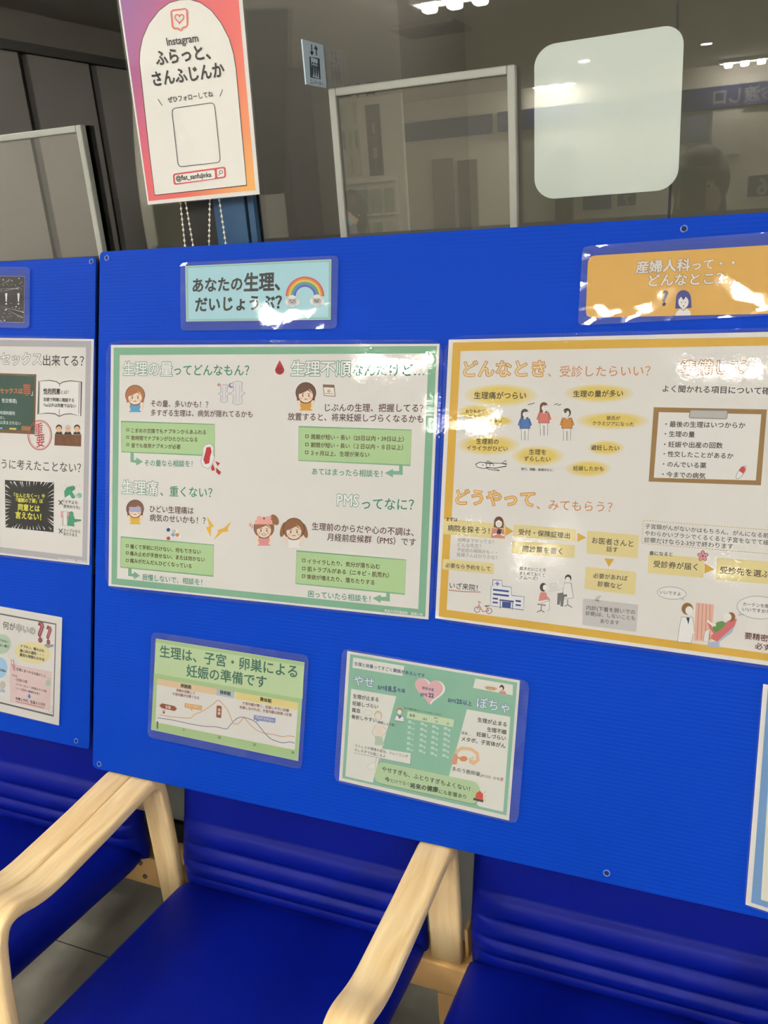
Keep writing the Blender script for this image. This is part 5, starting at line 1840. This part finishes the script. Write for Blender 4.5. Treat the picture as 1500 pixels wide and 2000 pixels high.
rt = root('leaflet_rack', ((a[0] + a[1]) / 2, yw + .1, 0), 'white leaflet rack below the dark poster', 'rack')
b = MB()
b.box(a[0], a[1], yw + .001, yw + .02, 0.3, a[3], WHITEP)
for k in range(4):
    z = a[3] - .02 - k * .3
    b.box(a[0], a[1], yw + .02, yw + .12, z - .02, z, WHITEP)
b.build('frame', rt)
for k in range(3):
    for i in range(4):
        b = MB(); w = (a[1] - a[0]) / 4; z = a[3] - .02 - (k + 1) * .3
        b.box(a[0] + i * w + .02, a[0] + (i + 1) * w - .02, yw + .05, yw + .06, z + .001, z + .22, SHEETC[(i + k) % 4]); b.build('leaflet', rt)

# panel wall along the left side
PANEL = mat('folding_panel', 'ece8e1', 0.35, 0.5)
SLAT = mat('panel_gap', '4a4844', 0.6)
rt = root('folding_partition', (XL + .05, -2.4, 0), 'tall pale folding partition panels along the left wall', 'partition')
yp = -0.2
for k in range(9):
    b = MB(); b.box(XL + .001, XL + .085, yp - .47, yp, 0.02, 2.38, PANEL, .004); b.build('panel', rt)
    b = MB(); b.box(XL + .001, XL + .05, yp - .53, yp - .472, 0.02, 2.38, SLAT); b.build('hinge_strip', rt)
    yp -= .535
b = MB(); b.box(XL + .001, XL + .1, yp, -.2, 2.385, 2.43, mat('track_grey', '8a8884', .4)); b.build('track', rt)
b = MB(); b.box(XL + .003, XL + .09, -5.6, -5.1, 0, H - .002, mat('plum_grey', '5a5358', .6)); tag(b.build('wall_column'), kind='structure')

# plants by the partition
LEAF = mat('leaf_green', '39552c', .5)
POT = mat('pot_cream', 'b9ae98', .6)
SOIL = mat('soil', '3a2c20', .9)
def plant(x, y, h, label, n, pot_z=0.0):
    rt = root('potted_plant', (x, y, 0), label, 'plant', 'potted plants by the partition')
    b = MB(); b.tube([(x, y, 0), (x, y, .02), (x, y, .42), (x, y, .44)], [.13, .14, .18, .18], POT, 20); b.build('pot', rt)
    b = MB(); b.tube([(x, y, .4405), (x, y, .445)], .165, SOIL, 20); b.build('soil', rt)
    b = MB()
    rnd = random.Random(int(x * 100))
    stems = [(x + rnd.uniform(-.03, .03), y + rnd.uniform(-.03, .03)) for _ in range(3)]
    for sx, sy in stems:
        b.tube([(sx, sy, .445), (sx + rnd.uniform(-.08, .08), sy + rnd.uniform(-.08, .08), h * .9)], .012, mat('stem_brown', '5a4a30', .7), 6)
    b.build('stem', rt)
    b = MB()
    for i in range(n):
        a = rnd.uniform(0, 6.28); zz = rnd.uniform(h * .55, h); r = rnd.uniform(.03, .12)
        p = Vector((x + r * math.cos(a), y + r * math.sin(a), zz))
        d = Vector((math.cos(a), math.sin(a), rnd.uniform(-.5, .5))).normalized()
        s = d.cross(Vector((0, 0, 1))).normalized()
        L, W_ = rnd.uniform(.14, .24), rnd.uniform(.05, .08)
        prev = None
        mi = b.mi(LEAF)
        for t in range(6):
            u = t / 5
            c = p + d * L * u + Vector((0, 0, -.09 * u * u))
            w = W_ * math.sin(math.pi * min(1, u * .93 + .07)) + .002
            ring = [b.bm.verts.new(c - s * w), b.bm.verts.new(c + Vector((0, 0, -.008))), b.bm.verts.new(c + s * w)]
            if prev:
                for q in (0, 1):
                    f = b.bm.faces.new((prev[q], prev[q + 1], ring[q + 1], ring[q])); f.smooth = True; f.material_index = mi
            prev = ring
    b.build('foliage', rt)
p1, p2 = mirrored(220, 400, 4.0), mirrored(40, 430, 3.4)
plant(p1.x, p1.y, 1.75, 'taller potted plant by the partition, left of the hanging poster in the reflection', 46)
plant(p2.x, p2.y, 1.62, 'potted plant by the partition, far left in the reflection', 30)

# people reflected in the glass
def figure(x, y, top, face, hair, coat, label, mask=None, hair_len=0.12, pose=None):
    """standing figure; face = heading of the face in degrees (0 = +y, towards the window)"""
    rt = root('person', (x, y, 0), label, 'person')
    hgt = top
    R = Matrix.Rotation(math.radians(face), 4, 'Z')
    def T(px_, py_, pz_):
        return R @ Vector((px_, py_, 0)) + Vector((x, y, pz_))
    SKINM = mat('skin', 'c8a590', .5)
    me = bpy.data.meshes.new('body')
    hd = hgt - .115
    J = {'pelvis': (0, 0, hgt * .52), 'waist': (0, 0, hgt * .61), 'chest': (0, .01, hgt * .74), 'neck0': (0, 0, hgt * .825), 'neck1': (0, .005, hgt * .865), 'head': (0, .01, hd), 'crown': (0, 0, hgt - .05)}
    rad = {'pelvis': .155, 'waist': .135, 'chest': .155, 'neck0': .075, 'neck1': .052, 'head': .085, 'crown': .07}
    E = [('pelvis', 'waist'), ('waist', 'chest'), ('chest', 'neck0'), ('neck0', 'neck1'), ('neck1', 'head'), ('head', 'crown')]
    for s, n in ((-1, 'l'), (1, 'r')):
        J['sh' + n] = (s * .17, 0, hgt * .80); rad['sh' + n] = .06
        el, wr_, ha = ((s * .22, .02, hgt * .62), (s * .20, .10, hgt * .49), (s * .19, .13, hgt * .44)) if not pose else ((s * .21, .10, hgt * .70), (s * .10, .25, hgt * .85), (s * .06, .29, hgt * .885))
        J['el' + n], J['wr' + n], J['ha' + n] = el, wr_, ha
        rad['el' + n], rad['wr' + n], rad['ha' + n] = .045, .03, .028
        J['hip' + n] = (s * .09, 0, hgt * .47); J['kn' + n] = (s * .09, .02, hgt * .27); J['an' + n] = (s * .09, -.01, .07); J['to' + n] = (s * .1, .14, .035)
        rad['hip' + n], rad['kn' + n], rad['an' + n], rad['to' + n] = .09, .062, .045, .035
        E += [('chest', 'sh' + n), ('sh' + n, 'el' + n), ('el' + n, 'wr' + n), ('wr' + n, 'ha' + n), ('pelvis', 'hip' + n), ('hip' + n, 'kn' + n), ('kn' + n, 'an' + n), ('an' + n, 'to' + n)]
        for k in range(4):
            J['f%d%s' % (k, n)] = (ha[0] + s * (k - 1.5) * .017, ha[1] + .06 - abs(k - 1.4) * .01, ha[2] - .02); rad['f%d%s' % (k, n)] = .009
            E.append(('ha' + n, 'f%d%s' % (k, n)))
        J['th' + n] = (ha[0] - s * .05, ha[1] + .02, ha[2]); rad['th' + n] = .011
        E.append(('ha' + n, 'th' + n))
    names = list(J)
    me.from_pydata([T(*J[k]) - Vector((x, y, 0)) for k in names], [(names.index(a), names.index(b_)) for a, b_ in E], [])
    o = link('body', me, rt)
    md = o.modifiers.new('skin', 'SKIN')
    sk = me.skin_vertices[0].data if me.skin_vertices else None
    if sk is None:
        bm = bmesh.new(); bm.from_mesh(me); bm.verts.layers.skin.verify(); bm.to_mesh(me); bm.free()
        sk = me.skin_vertices[0].data
    for i, k in enumerate(names):
        r_ = rad[k]
        sk[i].radius = (r_, r_ * (.72 if k in ('pelvis', 'waist', 'chest') else 1.0))
        sk[i].use_root = (k == 'pelvis')
    sb = o.modifiers.new('smooth', 'SUBSURF'); sb.levels = 2; sb.render_levels = 2
    me.materials.append(coat)
    # head details
    b = MB()
    b.ball((0, 0, 0), .1, SKINM, 20, (.78, .92, 1.18))
    for s in (-1, 1):
        b.ball((s * .032, .084, .008), .012, mat('eye_white', 'efece6', .3), 10, (1.2, .6, .8)); b.ball((s * .032, .0905, .008), .0062, BLACKP, 8, (1, .5, 1))
        b.ball((s * .079, -.005, -.005), .025, SKINM, 10, (.35, .7, 1))
        b.tube([(s * .018, .092, .03), (s * .047, .085, .032)], .0035, mat('brow', '2a2220', .6), 6)
    b.tube([(0, .088, .012), (0, .108, -.022), (0, .092, -.03)], [.008, .014, .009], SKINM, 8)
    b.tube([(-.024, .078, -.062), (0, .086, -.06), (.024, .078, -.062)], .006, mat('lips', 'a8645a', .5), 6)
    M = Matrix.Translation(Vector((0, 0, hd))) @ R
    bmesh.ops.transform(b.bm, matrix=M, verts=b.bm.verts[:])
    b.build('face', rt, base=(0, 0, 0))
    b = MB()
    b.ball((0, -.022, .028), .112, hair, 20, (.86, .96, 1.04))
    b.ball((0, -.05, -.03 - hair_len * .3), .1, hair, 16, (.9, .72, 1.0 + hair_len * 2))
    bmesh.ops.transform(b.bm, matrix=M, verts=b.bm.verts[:])
    b.build('hair', rt, base=(0, 0, 0))
    if mask:
        b = MB()
        b.ball((0, .035, -.045), .075, mask, 16, (.88, .86, .72))
        bmesh.ops.transform(b.bm, matrix=M, verts=b.bm.verts[:])
        b.build('face_mask', rt, base=(0, 0, 0))
    return rt
HAIR = mat('black_hair', '15130f', .45, .5)
DCOAT = mat('dark_clothes', '2b2c31', .8)
GCOAT = mat('grey_clothes', '6d7278', .8)
MASK = mat('mask_blue', 'a9c3cc', .7)
pp = mirrored(1370, 299, 2.25)
PHX, PHY, PHZ = pp.x, pp.y + .375, pp.z * .925
rt = root('mobile_phone', (PHX, PHY, PHZ - .075), 'black mobile phone held up by the person in dark clothes', 'phone')
b = MB(); b.box(PHX - .038, PHX + .038, PHY - .004, PHY + .004, PHZ - .075, PHZ + .075, BLACKP, .003); b.build('body', rt)
b = MB(); b.tube([(PHX - .022, PHY + .0042, PHZ + .055), (PHX - .022, PHY + .0065, PHZ + .055)], .008, mat('lens_glass', '2a2c34', .1, .8), 12); b.build('camera_lens', rt)
figure(pp.x, pp.y, pp.z, 0, HAIR, DCOAT, 'dark-haired person in dark clothes reflected at the right of the window', None, .16, pose='phone')
pm = mirrored(684, 379, 4.5)
figure(pm.x, pm.y, pm.z, 25, HAIR, GCOAT, 'person in a pale blue face mask reflected beside the notice board', MASK, .1)

# dark high-backed chair near the plants
pc = mirrored(215, 388, 3.3)
pc.x = max(pc.x, XL + 0.36)
rt = root('armchair', (pc.x, pc.y, 0), 'dark high-backed chair before the taller plant in the reflection', 'chair')
CH = mat('chair_black', '24211f', .6)
b = MB(); b.box(pc.x - .22, pc.x + .22, pc.y - .25, pc.y + .22, .40, .48, CH, .02); b.build('seat', rt)
b = MB(); b.box(pc.x - .2, pc.x + .2, pc.y - .30, pc.y - .235, .45, pc.z, CH, .03); b.build('backrest', rt)
for sx in (-1, 1):
    for sy in (-1, 1):
        b = MB(); b.tube([(pc.x + sx * .19, pc.y + sy * .19, 0), (pc.x + sx * .19, pc.y + sy * .19, .41)], .018, CH, 8); b.build('leg', rt)

# ceiling vent in the lobby
pv = Vector((-1.045, -4.55, H))
rt = root('ceiling_vent', pv, 'square grey ceiling vent beside the ceiling tray', 'vent')
b = MB(); b.box(pv.x - .22, pv.x + .22, pv.y - .22, pv.y + .22, H - .02, H - .001, mat('vent_grey', '8f8d88', .6), .003); b.build('frame', rt)
for k in range(5):
    b = MB(); b.box(pv.x - .18, pv.x + .18, pv.y - .17 + k * .08, pv.y - .15 + k * .08, H - .028, H - .0205, mat('vent_slat', '6a6864', .6)); b.build('slat', rt)

bpy.data.objects.remove(_fo)
